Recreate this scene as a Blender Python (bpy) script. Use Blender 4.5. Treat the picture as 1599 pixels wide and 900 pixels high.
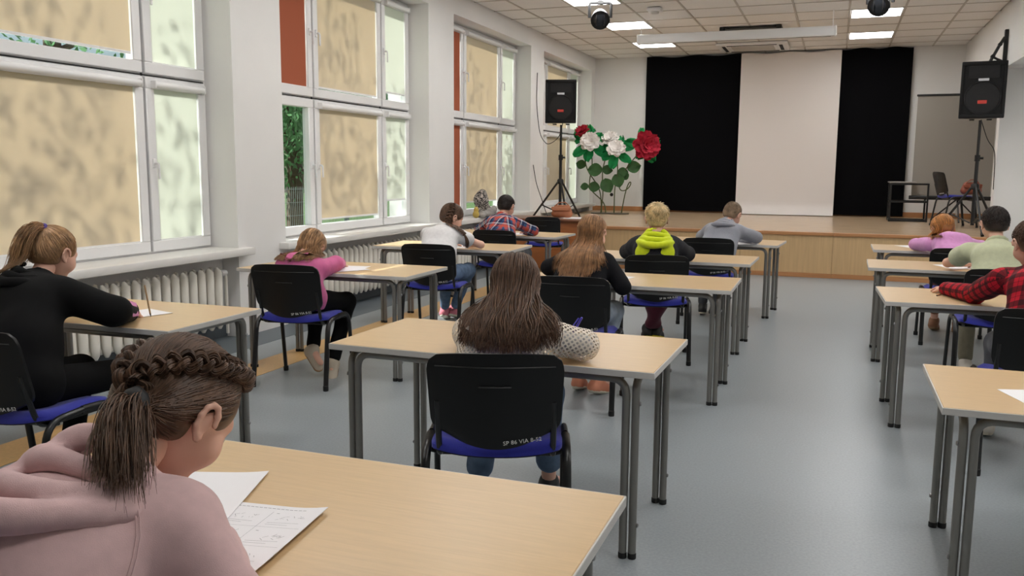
import bpy, bmesh, math, random
import numpy as np
from mathutils import Matrix, Vector
random.seed(7); rng = np.random.default_rng(7)
PI = math.pi
for o in list(bpy.data.objects): bpy.data.objects.remove(o, do_unlink=True)
scene = bpy.context.scene
COL = scene.collection
# ---------------------------------------------------------------- camera
CAMZ = 1.425; YAW = 0.3564; PITCH = 0.1368; ROLL = 0.0071; FPX = 1346.9
cd = bpy.data.cameras.new('camera'); cam = bpy.data.objects.new('camera', cd); COL.objects.link(cam)
cd.sensor_width = 36.0; cd.lens = 36.0 * FPX / 1599.0; cd.clip_start = 0.05; cd.clip_end = 200
F = Vector((-math.sin(YAW)*math.cos(PITCH), math.cos(YAW)*math.cos(PITCH), -math.sin(PITCH)))
Rv = Vector((math.cos(YAW), math.sin(YAW), 0)); Uv = Rv.cross(F)
R2 = math.cos(ROLL)*Rv + math.sin(ROLL)*Uv; U2 = -math.sin(ROLL)*Rv + math.cos(ROLL)*Uv
m = Matrix((R2, U2, -F)).transposed().to_4x4(); m.translation = (0, 0, CAMZ); cam.matrix_world = m
scene.camera = cam
# ---------------------------------------------------------------- world, sun, exposure
w = bpy.data.worlds.new('world'); scene.world = w; w.use_nodes = True
bg = w.node_tree.nodes['Background']
sky = w.node_tree.nodes.new('ShaderNodeTexSky'); sky.sky_type = 'NISHITA'; sky.sun_disc = False
sky.sun_elevation = math.radians(38); sky.sun_rotation = math.radians(255); sky.air_density = 1.0; sky.dust_density = 1.5
w.node_tree.links.new(sky.outputs[0], bg.inputs[0]); bg.inputs[1].default_value = 0.095
SUN_DIR = Vector((0.80, 0.25, -0.62)).normalized()
sd = bpy.data.lights.new('sun', 'SUN'); sd.energy = 10.5; sd.angle = math.radians(.7); sd.color = (1.0, 0.97, 0.92)
sun = bpy.data.objects.new('sun', sd); COL.objects.link(sun)
sun.rotation_euler = SUN_DIR.to_track_quat('-Z', 'Y').to_euler(); sun.location = (-20, -5, 20)
PANEL_W = 16.5
vs = scene.view_settings; vs.view_transform = 'Standard'; vs.look = 'None'; vs.exposure = 0.21; vs.gamma = 1.0; vs.use_curve_mapping = False

# ---------------------------------------------------------------- materials
def lin(c):
    return tuple(((v/255)/12.92 if v/255 <= .04045 else ((v/255+.055)/1.055)**2.4) for v in c)
MATS = {}
def M(name, col, rough=.5, metal=0., noise=None, bump=None, spec=.5, sheen=0., coat=0., vary=0.):
    """procedural principled material; noise=(scale, amount, stretch xyz), bump=(scale, strength)"""
    if name in MATS: return MATS[name]
    mt = bpy.data.materials.new(name); mt.use_nodes = True; nt = mt.node_tree; b = nt.nodes['Principled BSDF']
    c = lin(col); b.inputs['Roughness'].default_value = rough; b.inputs['Metallic'].default_value = metal
    b.inputs['Specular IOR Level'].default_value = spec
    if sheen: b.inputs['Sheen Weight'].default_value = sheen
    if coat: b.inputs['Coat Weight'].default_value = coat
    b.inputs['Base Color'].default_value = (*c, 1)
    tc = nt.nodes.new('ShaderNodeTexCoord')
    cur = None
    if noise:
        mp = nt.nodes.new('ShaderNodeMapping'); nt.links.new(tc.outputs['Object'], mp.inputs[0])
        mp.inputs['Scale'].default_value = noise[2] if len(noise) > 2 else (1, 1, 1)
        n = nt.nodes.new('ShaderNodeTexNoise'); n.inputs['Scale'].default_value = noise[0]; n.inputs['Detail'].default_value = 5
        nt.links.new(mp.outputs[0], n.inputs[0])
        rp = nt.nodes.new('ShaderNodeValToRGB'); a = noise[1]
        rp.color_ramp.elements[0].position = .3; rp.color_ramp.elements[1].position = .7
        rp.color_ramp.elements[0].color = (*[v*(1-a) for v in c], 1); rp.color_ramp.elements[1].color = (*[min(1, v*(1+a)) for v in c], 1)
        nt.links.new(n.outputs[0], rp.inputs[0]); cur = rp.outputs[0]
    if vary:
        g = nt.nodes.new('ShaderNodeNewGeometry'); hs = nt.nodes.new('ShaderNodeHueSaturation')
        mr = nt.nodes.new('ShaderNodeMapRange'); mr.inputs[3].default_value = 1-vary; mr.inputs[4].default_value = 1+vary
        nt.links.new(g.outputs['Random Per Island'], mr.inputs[0]); nt.links.new(mr.outputs[0], hs.inputs['Value'])
        hs.inputs['Color'].default_value = (*c, 1)
        if cur: nt.links.new(cur, hs.inputs['Color'])
        cur = hs.outputs[0]
    if cur: nt.links.new(cur, b.inputs['Base Color'])
    if bump:
        n = nt.nodes.new('ShaderNodeTexNoise'); n.inputs['Scale'].default_value = bump[0]; n.inputs['Detail'].default_value = 3
        nt.links.new(tc.outputs['Object'], n.inputs[0])
        bp = nt.nodes.new('ShaderNodeBump'); bp.inputs['Strength'].default_value = bump[1]; bp.inputs['Distance'].default_value = .01
        nt.links.new(n.outputs[0], bp.inputs['Height']); nt.links.new(bp.outputs[0], b.inputs['Normal'])
    MATS[name] = mt; return mt
def M_emit(name, col, st):
    mt = bpy.data.materials.new(name); mt.use_nodes = True; nt = mt.node_tree; nt.nodes.clear()
    e = nt.nodes.new('ShaderNodeEmission'); e.inputs[0].default_value = (*col, 1); e.inputs[1].default_value = st
    o = nt.nodes.new('ShaderNodeOutputMaterial'); nt.links.new(e.outputs[0], o.inputs[0]); MATS[name] = mt; return mt
def M_glass():
    mt = bpy.data.materials.new('window_glass'); mt.use_nodes = True; nt = mt.node_tree; nt.nodes.clear()
    t = nt.nodes.new('ShaderNodeBsdfTransparent'); t.inputs[0].default_value = (.93, .96, .95, 1)
    g = nt.nodes.new('ShaderNodeBsdfGlossy'); g.inputs['Roughness'].default_value = .02
    lw = nt.nodes.new('ShaderNodeLayerWeight'); pw_ = nt.nodes.new('ShaderNodeMath'); pw_.operation = 'POWER'; pw_.inputs[1].default_value = 4.0; nt.links.new(lw.outputs['Facing'], pw_.inputs[0])
    fr = nt.nodes.new('ShaderNodeMath'); fr.operation = 'MULTIPLY_ADD'; fr.inputs[1].default_value = .45; fr.inputs[2].default_value = .03; nt.links.new(pw_.outputs[0], fr.inputs[0])
    mx = nt.nodes.new('ShaderNodeMixShader'); o = nt.nodes.new('ShaderNodeOutputMaterial')
    nt.links.new(fr.outputs[0], mx.inputs[0]); nt.links.new(t.outputs[0], mx.inputs[1]); nt.links.new(g.outputs[0], mx.inputs[2]); nt.links.new(mx.outputs[0], o.inputs[0]); return mt
def M_blind(name, col, tr):
    mt = bpy.data.materials.new(name); mt.use_nodes = True; nt = mt.node_tree; nt.nodes.clear()
    d = nt.nodes.new('ShaderNodeBsdfDiffuse'); d.inputs[0].default_value = (*lin(col), 1)
    t = nt.nodes.new('ShaderNodeBsdfTranslucent'); t.inputs[0].default_value = (*lin(col), 1)
    mx = nt.nodes.new('ShaderNodeMixShader'); mx.inputs[0].default_value = tr
    o = nt.nodes.new('ShaderNodeOutputMaterial')
    nt.links.new(d.outputs[0], mx.inputs[1]); nt.links.new(t.outputs[0], mx.inputs[2]); nt.links.new(mx.outputs[0], o.inputs[0]); return mt
def M_uvpattern(name, base, bands, rough=.8, size=.11):
    """woven check: bands = list of (axis, lo, hi, colour, strength) in fractions of the repeat"""
    mt = bpy.data.materials.new(name); mt.use_nodes = True; nt = mt.node_tree; b = nt.nodes['Principled BSDF']
    b.inputs['Roughness'].default_value = rough; b.inputs['Specular IOR Level'].default_value = .2
    uv = nt.nodes.new('ShaderNodeUVMap'); sp = nt.nodes.new('ShaderNodeSeparateXYZ'); nt.links.new(uv.outputs[0], sp.inputs[0])
    fr = []
    for i in range(2):
        dv = nt.nodes.new('ShaderNodeMath'); dv.operation = 'DIVIDE'; dv.inputs[1].default_value = size; nt.links.new(sp.outputs[i], dv.inputs[0])
        f = nt.nodes.new('ShaderNodeMath'); f.operation = 'FRACT'; nt.links.new(dv.outputs[0], f.inputs[0]); fr.append(f.outputs[0])
    cur = nt.nodes.new('ShaderNodeRGB'); cur.outputs[0].default_value = (*lin(base), 1); cur = cur.outputs[0]
    for ax, lo, hi, c, st in bands:
        a = nt.nodes.new('ShaderNodeMath'); a.operation = 'GREATER_THAN'; a.inputs[1].default_value = lo; nt.links.new(fr[ax], a.inputs[0])
        d = nt.nodes.new('ShaderNodeMath'); d.operation = 'LESS_THAN'; d.inputs[1].default_value = hi; nt.links.new(fr[ax], d.inputs[0])
        p = nt.nodes.new('ShaderNodeMath'); p.operation = 'MULTIPLY'; nt.links.new(a.outputs[0], p.inputs[0]); nt.links.new(d.outputs[0], p.inputs[1])
        q = nt.nodes.new('ShaderNodeMath'); q.operation = 'MULTIPLY'; q.inputs[1].default_value = st; nt.links.new(p.outputs[0], q.inputs[0])
        mx = nt.nodes.new('ShaderNodeMix'); mx.data_type = 'RGBA'; nt.links.new(q.outputs[0], mx.inputs[0]); nt.links.new(cur, mx.inputs[6]); mx.inputs[7].default_value = (*lin(c), 1)
        cur = mx.outputs[2]
    nt.links.new(cur, b.inputs['Base Color']); return mt
def M_crochet():
    mt = bpy.data.materials.new('crochet_knit'); mt.use_nodes = True; nt = mt.node_tree; b = nt.nodes['Principled BSDF']
    b.inputs['Base Color'].default_value = (*lin((226, 216, 202)), 1); b.inputs['Roughness'].default_value = .9
    uv = nt.nodes.new('ShaderNodeUVMap'); sp = nt.nodes.new('ShaderNodeSeparateXYZ'); nt.links.new(uv.outputs[0], sp.inputs[0])
    outs = []
    S = .0205
    sgn = []
    for a, bb in ((1, 1), (1, -1)):
        x = nt.nodes.new('ShaderNodeMath'); x.operation = 'MULTIPLY_ADD'; x.inputs[1].default_value = bb; nt.links.new(sp.outputs[1], x.inputs[0]); nt.links.new(sp.outputs[0], x.inputs[2])
        y = nt.nodes.new('ShaderNodeMath'); y.operation = 'MULTIPLY'; y.inputs[1].default_value = PI/S; nt.links.new(x.outputs[0], y.inputs[0])
        s = nt.nodes.new('ShaderNodeMath'); s.operation = 'SINE'; nt.links.new(y.outputs[0], s.inputs[0])
        a2 = nt.nodes.new('ShaderNodeMath'); a2.operation = 'ABSOLUTE'; nt.links.new(s.outputs[0], a2.inputs[0]); outs.append(a2.outputs[0])
    p = nt.nodes.new('ShaderNodeMath'); p.operation = 'MULTIPLY'; nt.links.new(outs[0], p.inputs[0]); nt.links.new(outs[1], p.inputs[1])
    g = nt.nodes.new('ShaderNodeMath'); g.operation = 'LESS_THAN'; g.inputs[1].default_value = .52; nt.links.new(p.outputs[0], g.inputs[0])
    nt.links.new(g.outputs[0], b.inputs['Alpha']); return mt

m_wall = M('white_wall_paint', (228, 227, 225), .85, bump=(60, .04), noise=(1.2, .03))
m_ceil = M('ceiling_tile_board', (238, 236, 233), .9, bump=(220, .05), noise=(40, .03))
m_grid = M('ceiling_grid_metal', (196, 190, 182), .6)
m_floor = M('grey_vinyl', (142, 149, 153), .36, noise=(90, .10), bump=(160, .03))
m_stripe = M('ochre_vinyl', (205, 164, 104), .4, noise=(60, .08))
m_cove = M('dark_vinyl_cove', (92, 100, 106), .45)
m_pvc = M('white_pvc', (232, 232, 232), .35)
m_seal = M('black_gasket', (22, 22, 24), .6)
m_sill = M('white_sill_laminate', (228, 226, 222), .3)
m_glass = M_glass()
m_bl_beige = M_blind('beige_blind', (220, 208, 188), .42)
m_bl_pale = M_blind('pale_blind', (226, 228, 220), .5)
m_bl_orange = M_blind('orange_blind', (176, 104, 80), .15)
m_rad = M('radiator_enamel', (240, 236, 226), .4)
m_lam = M('desk_laminate', (206, 175, 132), .33, noise=(9, .05, (1, 14, 1)))
m_edge = M('grey_edge_band', (198, 196, 192), .5)
m_leg = M('graphite_metal', (132, 130, 126), .36, .5)
m_bolt = M('bolt_steel', (150, 150, 150), .3, .9)
m_blackpl = M('black_plastic', (8, 8, 9), .42, spec=.4)
m_blackm = M('black_metal', (16, 16, 17), .35)
m_blue = M('blue_upholstery', (38, 44, 150), .9, bump=(900, .2), sheen=.2, noise=(300, .12))
m_rubber = M('rubber', (18, 18, 18), .7)
m_white_mark = M('white_marker', (226, 226, 222), .8)
m_stagewood = M('stage_floor_wood', (190, 164, 134), .22, noise=(3, .12, (1, 9, 1)))
m_front = M('stage_front_veneer', (196, 164, 120), .45, noise=(4, .07, (10, 1, .6)))
m_trimwood = M('reddish_wood_trim', (176, 124, 80), .5, noise=(5, .1, (.5, 8, 8)))
m_curtain = M('black_stage_cloth', (9, 9, 12), .95, bump=(300, .1), spec=.1)
m_backdrop = M('white_backdrop_cloth', (228, 222, 218), .9, spec=.2)
m_paper = M('paper', (236, 234, 236), .8)
m_ink = M('grey_ink', (132, 130, 134), .9)
m_darkwood = M('brown_desk_wood', (112, 68, 40), .4, noise=(6, .15, (1, 8, 1)))
m_skin = M('skin', (226, 178, 156), .55, noise=(14, .04))
m_lip = M('lip_skin', (186, 112, 104), .5)
m_eye = M('eye_white', (230, 228, 224), .2)
m_iris = M('eye_iris', (58, 44, 34), .2)

# ---------------------------------------------------------------- mesh helpers
class MB:
    def __init__(s): s.v = []; s.f = []; s.mi = []; s.n = 0
    def add(s, vs, fs, mi=0, T=None):
        vs = np.asarray(vs, float).reshape(-1, 3)
        if T is not None: vs = vs @ np.array(T.to_3x3()).T + np.array(T.translation)
        s.v.append(vs); s.f += [tuple(i+s.n for i in f) for f in fs]; s.mi += [mi]*len(fs); s.n += len(vs); return s
    def box(s, lo, hi, mi=0, T=None):
        x0, y0, z0 = lo; x1, y1, z1 = hi
        v = [(x0,y0,z0),(x1,y0,z0),(x1,y1,z0),(x0,y1,z0),(x0,y0,z1),(x1,y0,z1),(x1,y1,z1),(x0,y1,z1)]
        return s.add(v, [(0,3,2,1),(4,5,6,7),(0,1,5,4),(1,2,6,5),(2,3,7,6),(3,0,4,7)], mi, T)
    def bbox(s, lo, hi, bev=.004, seg=2, mi=0, T=None):
        bm = bmesh.new(); bmesh.ops.create_cube(bm, size=1)
        lo = Vector(lo); hi = Vector(hi); c = (lo+hi)/2; d = hi-lo
        for v in bm.verts: v.co = Vector((v.co.x*d.x, v.co.y*d.y, v.co.z*d.z))+c
        bmesh.ops.bevel(bm, geom=bm.edges[:], offset=bev, segments=seg, profile=.5, affect='EDGES')
        bm.verts.index_update()
        s.add([v.co[:] for v in bm.verts], [tuple(v.index for v in f.verts) for f in bm.faces], mi, T); bm.free(); return s
    def tube(s, path, r, n=10, mi=0, caps=True, T=None, flat=1.0):
        P = np.asarray(path, float); N = len(P); r = np.broadcast_to(np.asarray(r, float), (N,))
        t = np.gradient(P, axis=0); t /= np.linalg.norm(t, axis=1)[:, None]+1e-12
        ref = np.array([0, 0, 1.]) if abs(t[0][2]) < .9 else np.array([1., 0, 0])
        u = np.cross(t[0], ref); u /= np.linalg.norm(u)
        vs = []
        for i in range(N):
            u = u-t[i]*np.dot(u, t[i]); u /= np.linalg.norm(u); w_ = np.cross(t[i], u)
            a = np.arange(n)*2*PI/n
            vs.append(P[i]+r[i]*(np.cos(a)[:, None]*u+flat*np.sin(a)[:, None]*w_))
        fs = [(i*n+j, i*n+(j+1) % n, (i+1)*n+(j+1) % n, (i+1)*n+j) for i in range(N-1) for j in range(n)]
        if caps: fs += [tuple(range(n))[::-1], tuple((N-1)*n+j for j in range(n))]
        return s.add(np.concatenate(vs), fs, mi, T)
    def lathe(s, prof, n=20, mi=0, T=None, caps=True):
        N = len(prof); vs = [(r*math.cos(2*PI*j/n), r*math.sin(2*PI*j/n), z) for r, z in prof for j in range(n)]
        fs = [(i*n+j, i*n+(j+1) % n, (i+1)*n+(j+1) % n, (i+1)*n+j) for i in range(N-1) for j in range(n)]
        if caps: fs += [tuple(range(n))[::-1], tuple((N-1)*n+j for j in range(n))]
        return s.add(vs, fs, mi, T)
    def prism(s, poly, z0, z1, mi=0, T=None):
        n = len(poly); vs = [(x, y, z0) for x, y in poly]+[(x, y, z1) for x, y in poly]
        fs = [tuple(range(n))[::-1], tuple(range(n, 2*n))]+[(i, (i+1) % n, n+(i+1) % n, n+i) for i in range(n)]
        return s.add(vs, fs, mi, T)
    def grid(s, fn, nu, nv, mi=0, T=None, thick=None):
        g = np.array([[fn(i/nu, j/nv) for j in range(nv+1)] for i in range(nu+1)], float)
        fs = [(i*(nv+1)+j, (i+1)*(nv+1)+j, (i+1)*(nv+1)+j+1, i*(nv+1)+j+1) for i in range(nu) for j in range(nv)]
        if thick is None: return s.add(g.reshape(-1, 3), fs, mi, T)
        K = (nu+1)*(nv+1); v2 = g.reshape(-1, 3)+np.array(thick)
        fs2 = fs+[tuple(i+K for i in f[::-1]) for f in fs]
        rim = [i*(nv+1) for i in range(nu+1)]+[nu*(nv+1)+j for j in range(1, nv+1)]+[i*(nv+1)+nv for i in range(nu-1, -1, -1)]+[j for j in range(nv-1, 0, -1)]
        for a, b in zip(rim, rim[1:]+rim[:1]): fs2.append((b, a, a+K, b+K))
        return s.add(np.concatenate([g.reshape(-1, 3), v2]), fs2, mi, T)
def fillet(pts, rad, n=6):
    pts = [np.array(p, float) for p in pts]; out = [pts[0]]
    for a, b, c in zip(pts, pts[1:], pts[2:]):
        d1 = (a-b)/np.linalg.norm(a-b); d2 = (c-b)/np.linalg.norm(c-b)
        r = min(rad, .48*np.linalg.norm(a-b), .48*np.linalg.norm(c-b))
        p0 = b+d1*r; p2 = b+d2*r
        for k in range(n+1):
            t = k/n; out.append((1-t)**2*p0+2*t*(1-t)*b+t*t*p2)
    out.append(pts[-1]); return out
def mesh_of(name, mb, mats, ang=38):
    me = bpy.data.meshes.new(name); v = np.concatenate(mb.v) if mb.v else np.zeros((0, 3))
    me.from_pydata(v.tolist(), [], mb.f)
    for mt in (mats if isinstance(mats, (list, tuple)) else [mats]): me.materials.append(mt)
    if any(mb.mi): me.polygons.foreach_set('material_index', mb.mi)
    me.polygons.foreach_set('use_smooth', [True]*len(me.polygons))
    if ang: me.set_sharp_from_angle(angle=math.radians(ang))
    me.update(); return me
def link(name, me, parent=None, loc=None, rz=0):
    o = bpy.data.objects.new(name, me); COL.objects.link(o)
    if parent: o.parent = parent
    if loc is not None: o.location = loc
    if rz: o.rotation_euler = (0, 0, rz)
    return o
def obj(name, mb, mats, parent=None, loc=None, rz=0, ang=38): return link(name, mesh_of(name, mb, mats, ang), parent, loc, rz)
def tag(o, label=None, cat=None, group=None, kind=None):
    if label: o['label'] = label
    if cat: o['category'] = cat
    if group: o['group'] = group
    if kind: o['kind'] = kind
    return o
def thing(name, label, cat, loc=(0, 0, 0), rz=0, group=None): return tag(link(name, None, None, loc, rz), label, cat, group)
def children_of(o): return [c for c in bpy.data.objects if c.parent == o]
def copy_tree(o, kids, parent=None):
    c = o.copy(); COL.objects.link(c); c.parent = parent
    for ch in kids.get(o, ()): copy_tree(ch, kids, c)
    return c
def kidmap(root):
    mp = {}
    def rec(o):
        mp[o] = children_of(o)
        for c in mp[o]: rec(c)
    rec(root); return mp
def text_mesh(body, size, mt, depth=.0006):
    cu = bpy.data.curves.new('txt', 'FONT'); cu.body = body; cu.size = size; cu.extrude = depth; cu.resolution_u = 2; cu.align_x = 'CENTER'; cu.align_y = 'CENTER'
    o = bpy.data.objects.new('txt', cu); COL.objects.link(o); bpy.context.view_layer.update()
    me = bpy.data.meshes.new_from_object(o.evaluated_get(bpy.context.evaluated_depsgraph_get()))
    bpy.data.objects.remove(o, do_unlink=True); me.materials.clear(); me.materials.append(mt); return me

# ================================================================ THE SETTING
XL, XR, YB, YF, ZS, ZC = -4.647, 1.99, 17.19, 12.28, .613, 3.63
YR = -4.0; XW = -4.92
mb = MB().box((-5.2, YR-.2, -.12), (3.4, YB+.2, 0)); tag(obj('floor', mb, m_floor), 'grey speckled vinyl floor of the hall', 'floor', kind='structure')
mb = MB().box((-3.955, YR, 0), (-3.665, YF, .0022)); tag(obj('trim_1', mb, m_stripe), 'ochre vinyl stripe running along the floor by the windows', 'floor stripe', kind='structure')
mb = MB().box((XL-.17, YR, 0), (XL-.145, YF, .11)); mb.box((XL-.16, YR, 0), (-4.30, YF, .0018))
tag(obj('baseboard_left', mb, m_cove), 'dark grey vinyl cove skirting under the radiators', 'skirting', kind='structure')
OPEN = [(-.77, 2.25), (2.92, 5.93), (6.6, 9.57), (10.3, 13.28), (13.93, 16.92)]
mb = MB(); e = [YR]+[y for ab in OPEN for y in ab]+[YB+.2]
for a, b in zip(e[0::2], e[1::2]): mb.box((-5.2, a, 0), (XL, b, ZC+.1))
for a, b in OPEN:
    mb.box((-5.2, a, 3.37), (XL, b, ZC+.1)); mb.box((-5.2, a, 0), (XL-.17, b, .70))
tag(obj('wall_left', mb, m_wall), 'white window wall with piers between the tall windows', 'wall', kind='structure')
mb = MB().box((-5.2, YB, 0), (3.4, YB+.2, ZC+.1)); tag(obj('wall_back', mb, m_wall), 'white wall behind the stage', 'wall', kind='structure')
mb = MB().box((XR, 13.2, 0), (3.2, 13.4, 2.79)); mb.box((XR, YR, 2.79), (3.2, YB, ZC+.1)); mb.box((3.2, YR, 0), (3.4, YB, ZC+.1))
tag(obj('wall_right', mb, m_wall), 'white right wall with a wide recess beside the stage', 'wall', kind='structure')
mb = MB().box((-5.2, YR-.2, 0), (3.4, YR, ZC+.1)); tag(obj('wall_rear', mb, m_wall), 'white wall at the rear end of the hall', 'wall', kind='structure')
# ceiling: a grid of metal bars carrying lay-in tiles
ceil = tag(link('ceiling', None, None, (0, 0, 0)), 'suspended ceiling of pale square lay-in tiles', 'ceiling', kind='structure')
mb = MB().box((-5.2, YR-.2, ZC+.03), (3.4, YB+.2, ZC+.1)); obj('ceiling_slab', mb, m_ceil, ceil)
GX, GY, GP = .043, 13.09, .7075
xs = [GX+GP*k for k in range(-8, 5) if XL-.01 < GX+GP*k < XR]; ys = [GY+GP*k for k in range(-26, 8) if YR < GY+GP*k < YB]
mb = MB()
for x in xs: mb.box((x-.012, YR, ZC-.006), (x+.012, YB, ZC+.01))
for y in ys: mb.box((XL, y-.009, ZC-.006), (XR, y+.009, ZC+.01))
obj('grid_bars', mb, m_grid, ceil)
LIGHTX = (GX-5*GP, GX); LIGHTY = [GY+3*GP*k for k in range(-6, 2)]
LCELLS = [(x, y) for x in LIGHTX for y in LIGHTY]
xe = [XL]+xs+[XR]; ye = [YR]+ys+[YB]; tmesh = {}; rest = MB(); ntile = 0
for j in range(len(ye)-1)[::-1]:
    for i in range(len(xe)-1):
        a, b, c, d = xe[i]+.013, xe[i+1]-.013, ye[j]+.01, ye[j+1]-.01
        if b-a < .03 or d-c < .03 or any(abs(xe[i]-p) < .02 and abs(ye[j]-q) < .02 for p, q in LCELLS): continue
        dz = random.uniform(-.0015, .0015)
        if ntile < 290:
            key = (round(b-a, 3), round(d-c, 3))
            if key not in tmesh: tmesh[key] = mesh_of('ceiling_tile', MB().bbox((-(b-a)/2, -(d-c)/2, 0), ((b-a)/2, (d-c)/2, .02), .004, 1), m_ceil)
            link('ceiling_tile', tmesh[key], ceil, ((a+b)/2, (c+d)/2, ZC+dz)); ntile += 1
        else: rest.box((a, c, ZC), (b, d, ZC+.02))
if rest.f: tag(obj('ceiling_tiles_behind', rest, m_ceil, ceil), kind='stuff')
# LED panels in the grid
m_led = M_emit('led_panel_glow', (1.0, .985, .965), PANEL_W)
pf = MB(); s_ = GP/2-.014
for lo, hi in (((-s_, -s_, 0), (s_, -s_+.02, .02)), ((-s_, s_-.02, 0), (s_, s_, .02)), ((-s_, -s_+.02, 0), (-s_+.02, s_-.02, .02)), ((s_-.02, -s_+.02, 0), (s_, s_-.02, .02))): pf.box(lo, hi)
pfm = mesh_of('panel_frame', pf, m_pvc); pdm = mesh_of('diffuser', MB().box((-s_+.02, -s_+.02, .004), (s_-.02, s_-.02, .016)), m_led)
where = {(0, 7): 'partly hidden by the hanging white screen case', (0, 6): 'behind the left black stage spotlight', (0, 5): 'at the top edge beside the left spotlight',
         (1, 7): 'nearest the right black curtain', (1, 6): 'behind the right black stage spotlight'}
for ci, x in enumerate(LIGHTX):
    for ri, y in enumerate(LIGHTY):
        lab = 'lit square LED ceiling panel '+where[(ci, ri)] if (ci, ri) in where else 'lit square LED ceiling panel overhead in the %s row, outside the photo' % ('window side' if ci == 0 else 'right hand')
        t = thing('ceiling_light', lab, 'ceiling light', (x+GP/2, y+GP/2, ZC-.008), 0, 'square LED panels in the ceiling'); link('panel_frame', pfm, t); link('diffuser', pdm, t)

for y in (4.0, 10.9):
    t = thing('ceiling_light', 'lit square LED panel in the low ceiling of the right recess, outside the photo', 'ceiling light', (2.62, y, 2.768), 0, 'square LED panels in the recess'); link('panel_frame', pfm, t); link('diffuser', pdm, t)
# windows -------------------------------------------------------------------
ZW0, ZWM, ZW1 = .765, 2.11, 3.37
def ring(mb, y0, y1, z0, z1, wd, x0, x1, mi=0):
    mb.bbox((x0, y0, z0), (x1, y1, z0+wd), .006, 1, mi); mb.bbox((x0, y0, z1-wd), (x1, y1, z1), .006, 1, mi)
    mb.bbox((x0, y0, z0+wd), (x1, y0+wd, z1-wd), .006, 1, mi); mb.bbox((x0, y1-wd, z0+wd), (x1, y1, z1-wd), .006, 1, mi)
def window(idx, y0, y1, spec):
    root = tag(link('window_%d' % idx, None, None, (0, 0, 0)), spec.pop('label'), 'window', kind='structure')
    cols = [y0+.0, y0+.89, y1-.70, y1]
    fm = MB(); ring(fm, y0, y1, ZW0-.03, ZW1, .045, XW-.07, XW-.005)
    fm.box((XW-.07, y0, ZWM-.02), (XW-.01, y1, ZWM+.02))
    for c in cols[1:3]: fm.box((XW-.07, c-.022, ZW0), (XW-.01, c+.022, ZW1))
    obj('frame', fm, m_pvc, root)
    gm = MB()
    for c in cols[1:3]: gm.box((XW-.012, c-.006, ZW0+.02), (XW-.004, c+.006, ZW1-.02))
    gm.box((XW-.012, y0+.02, ZWM-.004), (XW-.004, y1-.02, ZWM+.004)); obj('gasket', gm, m_seal, root)
    for ci in range(3):
        for ri in range(2):
            a, b = cols[ci]+(.03 if ci == 0 else .012), cols[ci+1]-(.03 if ci == 2 else .012)
            z0, z1 = (ZW0+.008, ZWM-.012) if ri == 0 else (ZWM+.012, ZW1-.03)
            sm = MB(); ring(sm, a, b, z0, z1, .085, XW-.055, XW+.022); s = obj('sash', sm, m_pvc, root)
            obj('pane', MB().box((XW-.03, a+.08, z0+.08), (XW-.022, b-.08, z1-.08)), m_glass, s)
            mt, gap = spec.get((ci, ri), (m_bl_beige, 0))
            yi0, yi1 = a+.092, b-.092
            if mt:
                bt = z1-.06; bb = z0+.085+gap
                obj('blind', MB().box((XW+.004, yi0, bb), (XW+.006, yi1, bt)), mt, s)
                obj('blind_bar', MB().bbox((XW-.002, yi0, bb-.012), (XW+.012, yi1, bb+.008), .003, 1), m_pvc, s)
                cm = MB().tube([(XW+.045, a+.06, z1-.055), (XW+.045, b-.06, z1-.055)], .026, 14)
                cm.bbox((XW+.02, a+.05, z1-.088), (XW+.075, a+.062, z1-.024), .006, 1); cm.bbox((XW+.02, b-.062, z1-.088), (XW+.075, b-.05, z1-.024), .006, 1)
                obj('blind_cassette', cm, m_pvc, s)
            side = b-.045 if ci == 0 else a+.045
            hz = z0+.55*(z1-z0)-.05
            hm = MB().bbox((XW+.02, side-.014, hz-.035), (XW+.034, side+.014, hz+.035), .004, 1)
            hm.tube(fillet([(XW+.03, side, hz), (XW+.068, side, hz), (XW+.068, side+.004, hz-.12)], .02, 4), .0095, 8)
            obj('handle', hm, m_pvc, s)
    for k in range(2): pass
    return root
B, P_, O_ = m_bl_beige, m_bl_pale, m_bl_orange
window(5, *OPEN[0], {'label': 'white window with blinds beside the camera, outside the view', (0, 0): (O_, 0), (0, 1): (O_, 0), (2, 0): (P_, 0), (2, 1): (P_, 0)})
window(1, *OPEN[1], {'label': 'white casement window nearest the camera with beige and pale blinds', (0, 0): (O_, 0), (0, 1): (O_, 0), (1, 1): (B, .05), (2, 0): (P_, .0), (2, 1): (P_, 0)})
window(2, *OPEN[2], {'label': 'white casement window with one blind up and trees seen through its lower pane', (0, 0): (None, 0), (0, 1): (O_, 0), (1, 1): (B, .02), (1, 0): (B, .05), (2, 0): (P_, .2), (2, 1): (P_, .09)})
window(3, *OPEN[3], {'label': 'white casement window with two orange blinds behind the plaid shirt boy', (0, 0): (O_, 0), (0, 1): (O_, 0), (1, 0): (B, .1), (2, 0): (P_, 0), (2, 1): (P_, 0)})
window(4, *OPEN[4], {'label': 'white casement window beside the stage behind the left loudspeaker', (0, 0): (O_, 0), (0, 1): (O_, 0), (2, 0): (P_, 0), (2, 1): (P_, 0)})
slabs = {1: 'nearest the camera, above the first radiator', 2: 'above the second radiator, behind the bent pink girl', 3: 'carrying the patterned jacket', 4: 'beside the stage under the farthest window', 0: 'beside the camera, outside the view'}
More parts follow.
